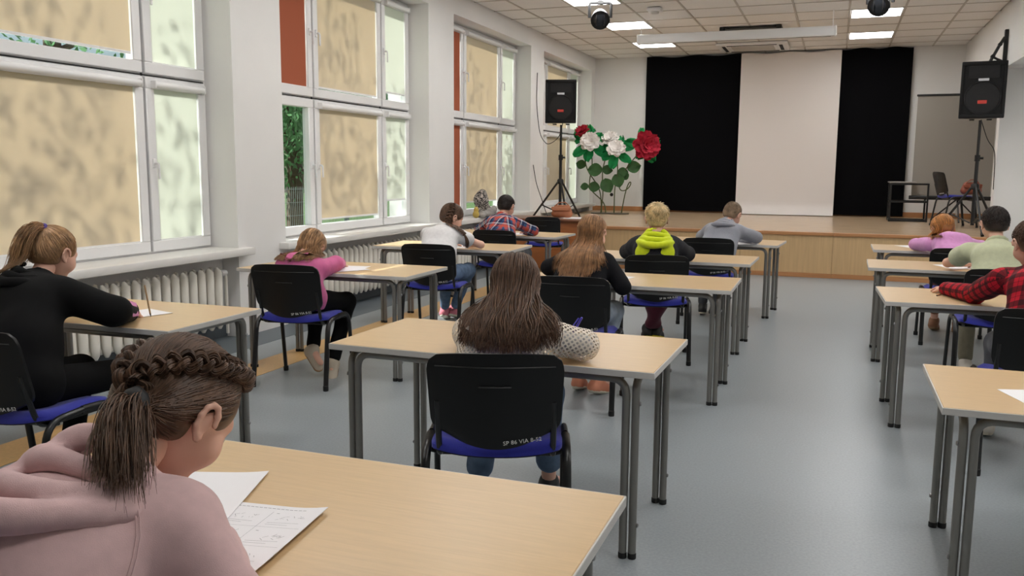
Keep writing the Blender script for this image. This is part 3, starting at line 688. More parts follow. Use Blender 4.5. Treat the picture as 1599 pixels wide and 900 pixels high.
class Kid: pass
def build_kid(name_label, org, yaw, H, pitch, hyaw=0, roll=0, top=None, pants=None, shoes=None, hair=None, elR=None, elL=None, wrR=None, wrL=None,
              knees=None, feet=None, pel=(0, -.07, .56), res=.012, hres=.006, sleeve='long', hood=None, collar=True, bulk=.0, seed=1, wide=.135, bare_leg=0, legs='long', inner=None, hemz=.49, spine=.05, curl=.55, fold=.0035, neck_w=.05):
    org = np.array(org, float); c, s_ = math.cos(yaw), math.sin(yaw)
    def L(p): p = np.array(p, float); d = p-np.array([org[0], org[1], 0]); return np.array([c*d[0]+s_*d[1], -s_*d[0]+c*d[1], d[2]])
    root = thing('person', name_label, 'person', (org[0], org[1], 0), yaw, 'pupils writing at their desks')
    Hl = L(H); Rh = rot(hyaw, pitch, roll); K = Kid(); K.root = root; K.L = L; K.H = Hl; K.R = Rh
    nb = Hl+Rh @ np.array([0, -.035, -.10]); back = np.array([0, -1., 0])
    pel = np.array(pel, float); up = nb-pel; up /= np.linalg.norm(up)
    N = nb-up*.055+np.array([0, -.02, -.01]); K.N = N
    spb = np.cross(np.array([1., 0, 0]), up); spb = -spb if spb[1] > 0 else spb   # direction out of the back
    S1 = pel+(N-pel)*.36+spb*spine*.9; S2 = pel+(N-pel)*.74+spb*spine*.8
    xr = np.array([1., 0, 0]); K.S2 = S2
    shd = {1: N+xr*wide-up*.045+np.array([0, .01, 0]), -1: N-xr*wide-up*.045+np.array([0, .01, 0])}
    el = {1: L(elR), -1: L(elL)}; wr = {1: L(wrR), -1: L(wrL)}
    for sd in (1, -1):
        d = el[sd]-shd[sd]; n_ = np.linalg.norm(d)
        if n_ > .31: shd[sd] = shd[sd]+d/n_*min(n_-.31, .05)
    hip = {sd: pel+np.array([sd*.085, .02, -.015]) for sd in (1, -1)}
    kn = {1: L(knees[1]), -1: L(knees[0])}; an = {1: L(feet[1][0]), -1: L(feet[0][0])}; toe = {1: L(feet[1][1]), -1: L(feet[0][1])}
    K.sh = shd; K.el = el; K.wr = wr; K.cl = []
    # --- body (skin): torso, neck, arms, legs; finer head and hands in the same mesh
    bsd = SDF()
    bsd.ell(pel, (.13, .095, .085), k=.05)
    def torso(sdf, g, k=.06, t=0):
        for sd in (1, -1):
            o = xr*sd
            sdf.cap(pel+o*.06, S1+o*.052, .085+g, .080+g, k, t=t); sdf.cap(S1+o*.052, S2+o*.062, .080+g, .080+g, k, t=t)
        sdf.cap(shd[1]*.82+shd[-1]*.18, shd[-1]*.82+shd[1]*.18, .044+g, .044+g, k, t=t)
        sdf.cap(S2, N, .075+g, .045+g*.6, k, t=t)
    torso(bsd, -.012)
    bsd.cap(N, nb+Rh @ np.array([0, .012, .03]), .042, .044, .03)
    for sd in (1, -1):
        bsd.cap(shd[sd], el[sd], .036, .031, .02); bsd.cap(el[sd], wr[sd], .032, .021, .015)
        bsd.cap(hip[sd], kn[sd], .066, .048, .03); bsd.cap(kn[sd], an[sd], .046, .030, .02); bsd.cap(an[sd], toe[sd]*.75+an[sd]*.25, .028, .020, .02)
    v, q = bsd.mesh(max(res, .012)); parts = [(v, q, 0)]
    hv, hq, ht = head_mesh(hres); parts.append((hv @ Rh.T+Hl, hq, ht))
    for x in (-1, 1):
        ev, ef, em = ball((x*.031, .0755, -.004), .0120); parts.append((ev @ Rh.T+Hl, ef, em))
    for sd in (1, -1):
        f = wr[sd]-el[sd]; f = f/np.linalg.norm(f); f[2] = min(f[2], .0)-.10
        n_ = np.array([0, 0, -1.]); hv2, hq2 = hand(wr[sd], f, n_, 1 if sd == -1 else -1, curl=curl, res=max(hres*.8, .0045) if hres < .006 else .006); parts.append((hv2, hq2, 0))
    link('body', np_mesh('body', parts, [m_skin, m_lip, m_eye, m_iris]), root)
    # --- top
    if top is not None:
        tsd = SDF(); g = .006+bulk; torso(tsd, g, .06)
        for sd in (1, -1):
            if sleeve == 'short': e_ = shd[sd]+(el[sd]-shd[sd])*.40; tsd.cap(shd[sd], e_, .044+g, .046+g, .035, t=1)
            else:
                e_ = el[sd]; wv = wr[sd]-el[sd]; w2 = el[sd]+wv*.97
                tsd.cap(shd[sd], e_, .041+g, .037+g*.8, .035, t=1); tsd.cap(e_, w2, .036+g*.8, .030+g*.5, .02, t=1)
        if hemz: tsd.cap(pel+xr*.06+np.array([0, .0, .0]), pel-xr*.06, .094+g*.6, .094+g*.6, .03); tsd.plane((0, 0, hemz), (0, 0, -1))
        tsd.cap(N+up*.03, Hl, neck_w-.006, .06, .012, op='s')
        K.cl.append(tsd); v, q = tsd.mesh(res, folds(seed, fold)); uv = cloth_uv(tsd, v, q)
        # keep cloth open at the cut of short sleeves
        link(top[0], np_mesh(top[0], [(v, q, 0)], [top[1]], uv), root)
        if sleeve == 'long':
            for sd in (1, -1):
                wv = wr[sd]-el[sd]; wv = wv/np.linalg.norm(wv); cu = SDF().cap(wr[sd]-wv*.035, wr[sd]-wv*.004, .033+g*.5, .029+g*.4, .01)
                v, q = cu.mesh(.008); link('cuff', np_mesh('cuff', [(v, q, 0)], [top[2] if len(top) > 2 else top[1]], cloth_uv(cu, v, q)), root)
        if collar:
            rg = SDF()
            e1 = xr; e2 = np.cross(up, e1)
            ring_ = [N+up*(.026+.012*math.sin(a+PI))+e1*.058*math.cos(a)+e2*.056*math.sin(a)+np.array([0, .006, 0]) for a in np.linspace(0, 2*PI, 13)]
            for a_, b_ in zip(ring_, ring_[1:]): rg.cap(a_, b_, .011+bulk*.2, .011+bulk*.2, .008)
            v, q = rg.mesh(.007); link('collar', np_mesh('collar', [(v, q, 0)], [top[2] if len(top) > 2 else top[1]], cloth_uv(rg, v, q)), root)
    if inner is not None:
        isd = SDF(); torso(isd, -.004); isd.cap(N+up*.03, Hl, neck_w, .06, .012, op='s')
        for sd in (1, -1): isd.cap(shd[sd], el[sd], .040, .036, .03); isd.cap(el[sd], wr[sd]*.7+el[sd]*.3, .036, .03, .02)
        v, q = isd.mesh(.014); link('undershirt', np_mesh('undershirt', [(v, q, 0)], [inner]), root)
    if hood is not None:
        hs = SDF(); e1 = xr; e2 = np.cross(up, e1)          # e2 points forward
        sc = hood[1] if len(hood) > 1 else 1.0
        Rt = np.stack([e1, spb, up], 1)
        for i in range(4):
            pts = []; rr_ = (.062+.013*i)*sc
            for a in np.linspace(-PI*(1.34-.11*i), PI*(.34-.11*i), 19):
                bk_ = max(0, -math.sin(a)); pts.append(N+e1*rr_*1.06*math.cos(a)+e2*(rr_*math.sin(a)+.008)-e2*.020*i*bk_*sc+up*(.022-.012*i+(.030-.030*i)*bk_*sc+.004*math.sin(3*a+i)))
            
            for j_, (a_, b_) in enumerate(zip(pts, pts[1:])):
                tp_ = max(.5, min(1, 1.6*math.sin(PI*(j_+.5)/18))); hs.cap(a_, b_, (.0125+.001*i)*sc*tp_, (.0125+.001*i)*sc*tp_, .017)
        hs.ell(N+spb*.085*sc-up*(.075 if len(hood) < 3 else .100)*sc, np.array([.085, .026, .060])*sc*(1.0 if len(hood) < 3 else hood[2]), Rt, k=.018)
        hs.ell(N+spb*.050*sc+up*.055*sc, np.array([.040, .016, .030])*sc, Rt, k=.010, op='s'); K.cl.append(hs)
        v, q = hs.mesh(min(res, .008), folds(seed+5, fold*.9, 34)); link('hood', np_mesh('hood', [(v, q, 0)], [hood[0]], cloth_uv(hs, v, q)), root)
    # --- trousers
    if pants is not None:
        ps = SDF(); ps.ell(pel+np.array([0, 0, -.01]), (.150, .118, .092), k=.04)
        for sd in (1, -1):
            ps.cap(hip[sd], kn[sd], .080, .062, .04, t=1)
            e_ = an[sd]+(kn[sd]-an[sd])*(.12 if legs == 'long' else .27); ps.cap(kn[sd], e_, .060, .046 if legs == 'long' else .056, .03, t=1)
            ps.plane(e_, e_-kn[sd]) if False else None
        v, q = ps.mesh(max(res, .011), folds(seed+9, .003, 34)); link('trousers', np_mesh('trousers', [(v, q, 0)], [pants], cloth_uv(ps, v, q)), root)
    # --- shoes
    for sd in (1, -1):
        a, t_ = an[sd], toe[sd]; d = t_-a; d = d/np.linalg.norm(d); sidev = np.cross(d, np.array([0, 0, 1.])); sidev /= np.linalg.norm(sidev); upv = np.cross(sidev, d)
        heel = a-d*.035-upv*.045; tip = a+d*.125-upv*.055
        ss = SDF(); ss.cap(heel, tip, .034, .030, .02); ss.cap(a+upv*.01, heel+upv*.01, .040, .036, .03); ss.cap(a-d*.0+upv*.0, a+d*.09-upv*.035, .034, .028, .03)
        ss.plane(heel-upv*.018, -upv)
        v, q = ss.mesh(.009); so = link('shoe', np_mesh('shoe', [(v, q, 0)], [shoes[0]]), root)
        s2 = SDF(); s2.cap(heel-upv*.0, tip+upv*.006, .040, .036, .01); s2.plane(heel-upv*.010, upv); s2.plane(heel-upv*.032, -upv)
        v, q = s2.mesh(.008); link('sole', np_mesh('sole', [(v, q, 0)], [shoes[1]]), so)
    return K
# ---------------------------------------------------------------- hair
def hairmat(name, col, vary=.45): return M(name, col, .42, vary=vary, spec=.35, noise=(26, .34))
def cap_sdf(thick=.010, face=True, nape=-.055, side=-.03):
    s = SDF(); s.ell(CR_C+np.array([0, -.002, .003]), CR_R+thick, k=.01)
    s.ell((0, -.055, -.030), (.058+thick*.4, .042+thick*.5, .055), k=.04)
    s.ell((0, .098, -.052), (.075, .070, .088), k=.02, op='s')
    for x in (-1, 1): s.ell((x*.088, .010, -.040), (.030, .034, .052), k=.012, op='s')
    s.plane((0, 0, nape), (0, .25, -1), k=.01); return s
def cl_dist(K, Q):
    d = np.full(len(Q), 1.)
    for sd_ in K.cl:
        lo, hi = sd_.bounds(); idx = np.where(((Q > lo-.03) & (Q < hi+.03)).all(1))[0]
        if len(idx): d[idx] = np.minimum(d[idx], sd_.ev(Q[idx]))
    return d
def push(K, P, m_=.007, dirn=(0, -1., .25)):
    """slide hair that would lie inside the clothes out of the back"""
    sh_ = P.shape; Q = P.reshape(-1, 3).copy(); dirn = np.array(dirn)/np.linalg.norm(dirn)
    idx = np.where(cl_dist(K, Q) < m_)[0]
    for _ in range(30):
        if not len(idx): break
        Q[idx] += dirn*.012; idx = idx[cl_dist(K, Q[idx]) < m_]
    R = Q.reshape(sh_)
    for _ in range(2): R[:, 1:-1] = (R[:, :-2]+2*R[:, 1:-1]+R[:, 2:])/4
    return R
def put(K, name, parts, mat): return link(name, np_mesh(name, parts, [mat]), K.root)
def W2(K, P): return P @ K.R.T+K.H
def on_cap(cs, P, m_=.002):
    sh_ = P.shape; Q = P.reshape(-1, 3).copy(); off = np.random.default_rng(1).uniform(.3, 1.6, len(Q))
    for _ in range(3):
        d = cs.ev(Q); b = d < m_*off; q = Q[b]; db = d[b]; e = 1e-3
        G = np.stack([cs.ev(q+np.eye(3)[i]*e)-db for i in range(3)], 1)/e; G /= np.linalg.norm(G, axis=1)[:, None]+1e-6; Q[b] = q+G*(m_*off[b]-db)[:, None]
    R = Q.reshape(sh_); R[:, 1:-1] = (R[:, :-2]+2*R[:, 1:-1]+R[:, 2:])/4; return R
def hair_short(K, mat, n=1400, ln=.05, thick=.010, r=.0016, seed=3, nape=-.05, tuft=0., flat_back=0):
    g = np.random.default_rng(seed); cs = cap_sdf(thick*.7, nape=nape); v, q = cs.mesh(.006); parts = [(v @ K.R.T+K.H, q, 0)]
    d = g.normal(size=(n*3, 3)); d /= np.linalg.norm(d, axis=1)[:, None]
    ok = (d[:, 2] > -.5) & ((d[:, 1] < .55) | (d[:, 2] > .55)) & ~((np.abs(d[:, 0]) > .8) & (d[:, 2] < .05) & (d[:, 1] > -.35)) & ~((d[:, 2] < 0) & (d[:, 1] > -.1)); d = d[ok][:n]
    whorl = np.array([.15, -.55, .82]); whorl /= np.linalg.norm(whorl)
    fl = d-whorl*(d @ whorl)[:, None]; fl /= np.linalg.norm(fl, axis=1)[:, None]+1e-6; fl += g.normal(size=fl.shape)*.18
    t = np.linspace(0, 1, 6)[None, :, None]
    up_ = (d[:, 2:3] > .35)*1.
    lens = ln*g.uniform(.6, 1.1, (len(d), 1, 1))*(1+.3*up_[:, None])
    dirs = d[:, None]+fl[:, None]*t*lens/.085; dirs /= np.linalg.norm(dirs, axis=2, keepdims=True)
    off = thick*(.5+.6*t)*g.uniform(.7, 1.25, (len(d), 1, 1))+tuft*up_[:, None]*t*g.uniform(0, 1, (len(d), 1, 1))
    P = on_cap(cs, scalp(dirs, off)); V, Q = strand_mesh(P @ K.R.T+K.H, r*g.uniform(.8, 1.3, len(d)), .3); parts.append((V, Q, 0))
    return put(K, 'hair', parts, mat)
def gather(K, g, n, tie, off=.011, seg=12, front=.62, low=-.85):
    """strands combed over the scalp from the hairline to a tie point (head frame)"""
    d = g.normal(size=(n*4, 3)); d /= np.linalg.norm(d, axis=1)[:, None]
    ok = (d[:, 2] > low) & ((d[:, 1] < front) | (d[:, 2] > .62)) & ~((np.abs(d[:, 0]) > .70) & (d[:, 2] < -.05) & (d[:, 1] > -.22)) & ~((d[:, 2] < -.1) & (d[:, 1] > -.1)); d = d[ok][:n]
    td = (tie-CR_C)/CR_R; td = td*CR_R; tdn = td/np.linalg.norm(td)
    t = np.linspace(0, 1, seg)[None, :, None]; dirs = slerp_dir(d[:, None], np.broadcast_to(tdn, (len(d), 1, 3)), t)
    o = off*g.uniform(.7, 1.25, (len(d), 1, 1))*np.minimum(1, .35+2*t); P = scalp(dirs, o)
    e_ = np.clip((t-.75)/.25, 0, 1)**2; P = P*(1-e_)+(tie+g.normal(size=(len(d), 1, 3))*.006)*e_
    return P
def bez(a, b, c, d, t): return (1-t)**3*a+3*t*(1-t)**2*b+3*t*t*(1-t)*c+t**3*d
def tail(g, n, a, b, c, d, spread0, spread1, seg=14, wave=.0, lenj=.12):
    """loose bundle along a bezier a-b-c-d (arrays), radius growing spread0 -> spread1"""
    t = np.linspace(0, 1, seg)[None, :, None]*(1-lenj*g.uniform(0, 1, (n, 1, 1)))
    ctr = bez(a, b, c, d, t); o = g.normal(size=(n, 1, 3)); o /= np.linalg.norm(o, axis=2, keepdims=True); o *= np.sqrt(g.uniform(0.05, 1, (n, 1, 1)))
    sp = spread0+(spread1-spread0)*np.sin(np.clip(t*1.3, 0, 1)*PI/2)
    P = ctr+o*sp
    if wave: P = P+wave*np.sin(t*11+g.uniform(0, 6, (n, 1, 1)))*g.normal(size=(n, 1, 3))*.6
    return P
def braid(g, path, r, turns, n=26, seg=70, taper=.6):
    """three plaited locks along a path (N,3)"""
    path = np.asarray(path, float); tt = np.linspace(0, 1, len(path)); t = np.linspace(0, 1, seg); C = np.stack([np.interp(t, tt, path[:, i]) for i in range(3)], 1)
    for _ in range(3): C[1:-1] = (C[:-2]+2*C[1:-1]+C[2:])/4
    T = np.gradient(C, axis=0); T /= np.linalg.norm(T, axis=1)[:, None]; return C, T
def braid_mesh(g, path, out, r, turns, n=22, seg=72, taper=.6):
    C, T = braid(g, path, r, turns, n, seg, taper); out = np.array(out, float)
    A = np.cross(T, out); A /= np.linalg.norm(A, axis=1)[:, None]; O = np.cross(A, T); t = np.linspace(0, 1, seg); rad = r*(1-(1-taper)*t)
    P = []
    for k in range(3):
        ph = t*turns*2*PI+k*2*PI/3; ctr = C+A*(rad*1.0*np.sin(ph))[:, None]+O*(rad*.55*np.sin(2*ph))[:, None]
        for _ in range(n):
            a = g.uniform(0, 2*PI); q = math.sqrt(g.uniform(.2, 1)); P.append(ctr+A*(rad*.55*q*math.cos(a))[:, None]+O*(rad*.5*q*math.sin(a))[:, None])
    return np.array(P), C
def hair_long(K, mat, ends, n=900, seed=4, r=.0022, wave=.006, part_x=.0, low_front=50, thick=.014, solid=True, zj=.04):
    """hair parted on top that falls over head, shoulders and back; ends(u): u in -1..1 across the back -> kid frame point"""
    g = np.random.default_rng(seed); u = g.uniform(-1, 1, n); sgn = np.sign(u); au = np.abs(u)
    az = np.radians(180-(180-low_front)*au)*1.0                          # 180 = straight back, low_front = beside the cheek
    dend = np.stack([sgn*np.sin(az), np.cos(az), np.full(n, -.38)], 1)
    ry = .62-1.15*(1-au)**.8+g.normal(size=n)*.08
    droot = np.stack([part_x+sgn*g.uniform(.02, .12, n), ry, np.full(n, .9)], 1)
    t = np.linspace(0, 1, 9)[None, :, None]; dirs = slerp_dir(droot[:, None], dend[:, None], t)
    lay = g.uniform(.35, 1.25, (n, 1, 1)); P1 = W2(K, scalp(dirs, thick*lay*np.minimum(1, .3+2*t)))
    E_ = np.array([ends(x) for x in u])+np.stack([g.normal(size=n)*.012, g.normal(size=n)*.010, g.uniform(-.3, 1, n)*zj], 1)
    a = P1[:, -1]; tg = P1[:, -1]-P1[:, -2]; tg /= np.linalg.norm(tg, axis=1)[:, None]
    L = np.linalg.norm(E_-a, axis=1)[:, None]
    t2 = np.linspace(0, 1, 14)[None, :, None]
    P2 = bez(a[:, None], (a+tg*L*.3)[:, None], (E_+np.array([0, 0, 1.])*L*.35)[:, None], E_[:, None], t2)
    ph = u[:, None, None]*14; P2 = P2+wave*np.sin(t2*9+ph+g.normal(size=(n, 1, 1))*.5)*t2*np.array([1., .5, 0])
    P = np.concatenate([P1, P2[:, 1:]], 1); P[:, 7:] = push(K, P[:, 7:], .010)+g.normal(size=(n, 1, 3))*.003
    V, Q = strand_mesh(P, r*g.uniform(.7, 1.4, n), .4); parts = [(V, Q, 0)]
    if solid:
        cs = cap_sdf(thick*.5, nape=-.09); v, q = cs.mesh(.007); parts.append((v @ K.R.T+K.H, q, 0))
        # inner sheet under the strands
        us = np.linspace(-.97, .97, 25); sh = []
        for x in us:
            i = np.argsort(np.abs(u-x))[:7]; sh.append(P[i].mean(0)+np.array([0, .008, 0]))
        sh = np.array(sh); sh[:, -4:, 2] += np.linspace(0, .03, 4)[None]; nu, nv, _ = sh.shape; I = np.arange(nu*nv).reshape(nu, nv)
        q = np.stack([I[:-1, :-1], I[1:, :-1], I[1:, 1:], I[:-1, 1:]], -1).reshape(-1, 4); parts.append((sh.reshape(-1, 3), q, 0))
    return put(K, 'hair', parts, mat)
def ring_obj(K, name, c, axis, R_, r, mat):
    axis = np.array(axis, float); axis /= np.linalg.norm(axis); u = np.cross(axis, [.3, .2, .9]); u /= np.linalg.norm(u); w_ = np.cross(axis, u)
    s = SDF(); pts = [c+R_*(math.cos(a)*u+math.sin(a)*w_) for a in np.linspace(0, 2*PI, 11)]
    for a, b in zip(pts, pts[1:]): s.cap(a, b, r, r, .006)
    v, q = s.mesh(.0045, folds(3, .0012, 220)); link(name, np_mesh(name, [(v, q, 0)], [mat]), K.root)

def cloth(name, col, rough=.9, noise=(40, .06)): return M(name, col, rough, bump=(700, .15), sheen=.15 if max(col) > 60 else 0., noise=noise, spec=.2)
c_dusty = cloth('dusty_pink_fleece', (206, 174, 173)); c_black = cloth('black_fleece', (11, 11, 12)); c_pink = cloth('pink_fleece', (204, 104, 150)); c_white = cloth('white_jersey', (224, 222, 222))
c_navy = cloth('dark_navy_knit', (19, 19, 23)); c_char = cloth('charcoal_melange', (44, 44, 48), noise=(160, .5)); c_neon = cloth('neon_yellow_lining', (206, 220, 40)); c_grey = cloth('grey_melange', (146, 148, 156), noise=(160, .12))
c_lilac = cloth('lilac_pink_cotton', (216, 152, 204)); c_sage = cloth('pale_green_jersey', (188, 192, 160)); c_jean = M('blue_denim', (96, 116, 142), .9, noise=(16, .28), bump=(500, .15), spec=.2); c_blk = cloth('black_leggings', (12, 12, 13))
c_maroon = cloth('maroon_cotton', (84, 26, 46)); c_khaki = cloth('khaki_cotton', (128, 122, 104)); c_greyp = cloth('grey_trousers', (84, 86, 92)); c_tee = cloth('light_grey_tee', (190, 188, 186))
c_plaid1 = M_uvpattern('blue_orange_check', (52, 84, 122), [(0, .0, .34, (206, 84, 48), .62), (1, .08, .38, (206, 84, 48), .62), (0, .62, .78, (30, 34, 66), .8), (1, .66, .8, (30, 34, 66), .75), (0, .44, .54, (232, 226, 220), .5), (1, .47, .56, (232, 226, 220), .5)], size=.115)
c_plaid2 = M_uvpattern('red_black_check', (176, 22, 40), [(0, .0, .42, (16, 10, 14), .72), (1, .05, .45, (16, 10, 14), .72), (0, .7, .74, (16, 10, 14), .6), (1, .72, .76, (16, 10, 14), .6)], size=.085)
c_croch = M_crochet()
s_pinks = M('pink_knit_shoe', (206, 120, 134), .9, bump=(90, .8)); s_white = M('off_white_rubber', (214, 206, 188), .7); s_tan = M('tan_sole_rubber', (150, 120, 88), .8); s_blk = M('black_shoe', (20, 20, 22), .6); s_yel = M('yellow_rubber', (206, 186, 30), .6); s_wh = M('white_sneaker', (216, 210, 200), .7); s_or = M('orange_sneaker', (214, 140, 110), .7); s_red = M('red_sock', (176, 30, 34), .9)
h_brown = hairmat('brown_hair', (90, 66, 50)); h_dkbrown = hairmat('dark_brown_hair', (92, 68, 52)); h_light = hairmat('light_brown_hair', (164, 128, 92)); h_honey = hairmat('honey_brown_hair', (152, 112, 76)); h_blond = hairmat('blond_hair', (214, 188, 142), .25)
h_black = hairmat('black_brown_hair', (40, 31, 28)); h_ginger = hairmat('ginger_hair', (176, 120, 66)); h_fair = hairmat('short_fair_hair', (134, 112, 90), .3); h_mid = hairmat('mid_brown_short_hair', (76, 54, 42), .3)

# 1 --- foreground girl, dusty pink hoodie
k = build_kid('girl in a dusty pink hoodie with braided hair and ponytail writing in the foreground', (-1.04, .74), .12, (-.998, 1.109, 1.028), .80, hyaw=-.32, roll=.05, top=('hoodie', c_dusty), pants=c_jean, shoes=(s_wh, s_white), hood=(c_dusty, 1.22),
    elR=(-.79, .95, .79), elL=(-1.34, 1.0, .80), wrR=(-1.0, 1.18, .755), wrL=(-1.18, 1.26, .752), knees=((-1.15, 1.05, .52), (-.93, 1.05, .52)), feet=(((-1.15, 1.0, .085), (-1.15, 1.2, .05)), ((-.93, 1.0, .085), (-.93, 1.2, .05))),
    res=.008, hres=.0032, bulk=.022, wide=.145, fold=.0075, seed=11, hemz=.47, collar=False, spine=.06)
g = np.random.default_rng(5); tie = np.array([0.046, -.094, -.050])
cs = cap_sdf(.008, nape=-.06); v, q = cs.mesh(.005); parts = [(W2(k, v), q, 0)]
P = on_cap(cs, gather(k, g, 1900, tie, .011)); V, Q = strand_mesh(W2(k, P), .0013*g.uniform(.7, 1.4, len(P)), .6); parts.append((V, Q, 0))
for sx in (1, -1):          # french braids from the forehead over the ears to the tie
    ds = [(.20*sx, .75, .78), (.50*sx, .42, .86), (.72*sx, .05, .72), (.72*sx, -.35, .50), (.52*sx, -.72, .18), (.22*sx, -.95, -.22)]
    path = [scalp(np.array(d)/np.linalg.norm(d), np.array(.018)) for d in ds]+[tie+np.array([0.004*sx, -.006, 0])]
    Pb, C = braid_mesh(g, path, (sx*.6, -.5, .6), .0155, 5.5, n=30, seg=90, taper=.85); V, Q = strand_mesh(W2(k, Pb), .0019, .9); parts.append((V, Q, 0))
wt = W2(k, tie)
# ponytail falls over the hood and the back
spread = tail(g, 950, wt, wt+k.R @ np.array([0, -.03, -.012]), wt+np.array([.025, -.085, -.01]), wt+np.array([.062, -.125, -.085]), .010, .042, seg=16, wave=.004, lenj=.22)
spread[:, 3:] = push(k, spread[:, 3:], .008, (.1, -.45, .9))+g.normal(size=(len(spread), 1, 3))*.004; V, Q = strand_mesh(spread, .0010*g.uniform(.7, 1.4, len(spread)), .2); parts.append((V, Q, 0))
put(k, 'hair', parts, h_brown)
ring_obj(k, 'hair_tie', wt+k.R @ np.array([.004, -.016, -.004]), k.R @ np.array([0, -1, -.35]), .016, .0125, s_blk)
# stitched seams from collar down the back, laid on the cloth
for sd in (1, -1):
    a_ = k.N+np.array([sd*.075, -.06, .02]); b_ = k.S2+np.array([sd*.115, -.10, -.10]); c_ = k.S2*.4+np.array([sd*.135, -.09, .336]); t = np.linspace(0, 1, 40)[:, None]; Ps = (1-t)**2*a_+2*t*(1-t)*b_+t*t*c_
    for _ in range(6):
        d = k.cl[0].ev(Ps); e = 1e-3; G = np.stack([k.cl[0].ev(Ps+np.eye(3)[i]*e)-d for i in range(3)], 1)/e; G /= np.linalg.norm(G, axis=1)[:, None]; Ps = Ps-G*(d-.0005)[:, None]
    mbs = MB().tube(Ps, .0013, 5); mbs.tube(Ps+np.array([.006, 0, 0]), .0010, 5)
    obj('seam', mbs, c_dusty, k.root)
# 2 --- black hoodie, ponytail
k2 = build_kid('girl in a black hoodie with light brown ponytail at the left edge', (-3.05, 2.56), .05, (-3.235, 2.865, 1.043), .42, hyaw=-.1, top=('hoodie', c_black), pants=c_blk, shoes=(s_blk, s_white), hood=(c_black, 1.15),
    elR=(-2.90, 2.86, .80), elL=(-3.50, 2.92, .79), wrR=(-3.04, 3.08, .758), wrL=(-3.36, 3.14, .756), knees=((-3.2, 2.93, .51), (-2.93, 2.95, .51)), feet=(((-3.2, 2.85, .085), (-3.2, 3.05, .05)), ((-2.95, 2.85, .085), (-2.95, 3.05, .05))),
    res=.010, hres=.004, bulk=.03, wide=.155, fold=.005, seed=21, hemz=.47, collar=False, curl=.9)
g = np.random.default_rng(6); tie = np.array([0, -.088, .085]); cs = cap_sdf(.008); v, q = cs.mesh(.006); parts = [(W2(k2, v), q, 0)]
P = on_cap(cs, gather(k2, g, 1100, tie, .010)); V, Q = strand_mesh(W2(k2, P), .0014, .6); parts.append((V, Q, 0)); wt = W2(k2, tie)
sp = tail(g, 420, wt, wt+np.array([0, -.08, .03]), wt+np.array([-.03, -.12, -.06]), wt+np.array([-.06, -.10, -.25]), .012, .046, seg=16, wave=.006, lenj=.25); sp[:, 3:] = push(k2, sp[:, 3:], .008, (0, -1, .4)); V, Q = strand_mesh(sp, .0016, .25); parts.append((V, Q, 0)); put(k2, 'hair', parts, h_light)
ring_obj(k2, 'hair_tie', wt+np.array([0, -.006, .002]), (0, -.8, .5), .012, .008, M('purple_hair_tie', (92, 74, 150), .8))
# 3 --- pink top, bent right down
k3 = build_kid('girl in a pink top bent low over her desk with loose light brown hair', (-3.301, 4.87), .1, (-3.36, 5.07, .885), .95, hyaw=.0, roll=.12, top=('sweatshirt', c_pink), pants=c_blk, shoes=(M('beige_slipper', (190, 178, 160), .8), s_tan),
    elR=(-3.19, 5.09, .775), elL=(-3.58, 5.08, .775), wrR=(-3.28, 5.30, .752), wrL=(-3.50, 5.30, .752), knees=((-3.40, 5.18, .52), (-3.17, 5.20, .50)), feet=(((-3.32, 4.99, .18), (-3.18, 4.90, .09)), ((-3.19, 5.03, .085), (-3.17, 4.98, .045))),
    res=.011, bulk=.016, seed=31, spine=.07, wide=.14, pel=(0, -.02, .56))
hair_long(k3, h_light, lambda u: k3.H+np.array([.135*u+.0, -.05-.06*(1-abs(u)), -.115-.0*abs(u)]), n=800, seed=32, wave=.008, r=.002, low_front=70)
# 4 --- white tee, side braid
k4 = build_kid('girl in a white tee and jeans with a brown braid over her shoulder', (-3.13, 6.62), .1, (-3.165, 6.98, 1.005), .45, hyaw=-.85, roll=.05, top=('tee', c_white), pants=c_jean, shoes=(s_pinks, s_white), sleeve='short',
    elR=(-2.90, 7.0, .765), elL=(-3.42, 7.02, .765), wrR=(-3.07, 7.17, .75), wrL=(-3.28, 7.18, .75), knees=((-3.25, 7.02, .53), (-3.03, 7.02, .53)), feet=(((-3.42, 7.36, .10), (-3.45, 7.52, .05)), ((-3.36, 7.44, .10), (-3.36, 7.6, .05))), res=.011, bulk=.012, seed=41, wide=.14)
g = np.random.default_rng(7); tie = np.array([.074, -.060, -.055]); cs = cap_sdf(.009); v, q = cs.mesh(.007); parts = [(W2(k4, v), q, 0)]
P = on_cap(cs, gather(k4, g, 800, tie, .011)); V, Q = strand_mesh(W2(k4, P), .0018, .6); parts.append((V, Q, 0))
wt = W2(k4, tie); path = [W2(k4, scalp(np.array(d)/np.linalg.norm(d), np.array(.016))) for d in ((.45, -.6, .75), (.8, -.5, .3))]+[wt, wt+np.array([.035, -.015, -.05]), wt+np.array([.085, -.0, -.10]), wt+np.array([.13, .02, -.15])]
Pb, C = braid_mesh(g, path, (.3, -1, .2), .021, 6, n=20, taper=.75); Pb = push(k4, Pb, .014, (.5, -.8, .35)); V, Q = strand_mesh(Pb, .0028, .9); parts.append((V, Q, 0))
e_ = path[-1]; sp = tail(g, 60, e_, e_+np.array([.02, .0, -.03]), e_+np.array([.03, 0, -.05]), e_+np.array([.045, -.01, -.09]), .006, .018, seg=8); sp = push(k4, sp, .008, (.5, -.8, .35)); V, Q = strand_mesh(sp, .002, .2); parts.append((V, Q, 0)); put(k4, 'hair', parts, h_dkbrown)
ring_obj(k4, 'hair_tie', e_, (.5, 0, -1), .010, .006, M('blue_hair_tie', (50, 60, 110), .8))
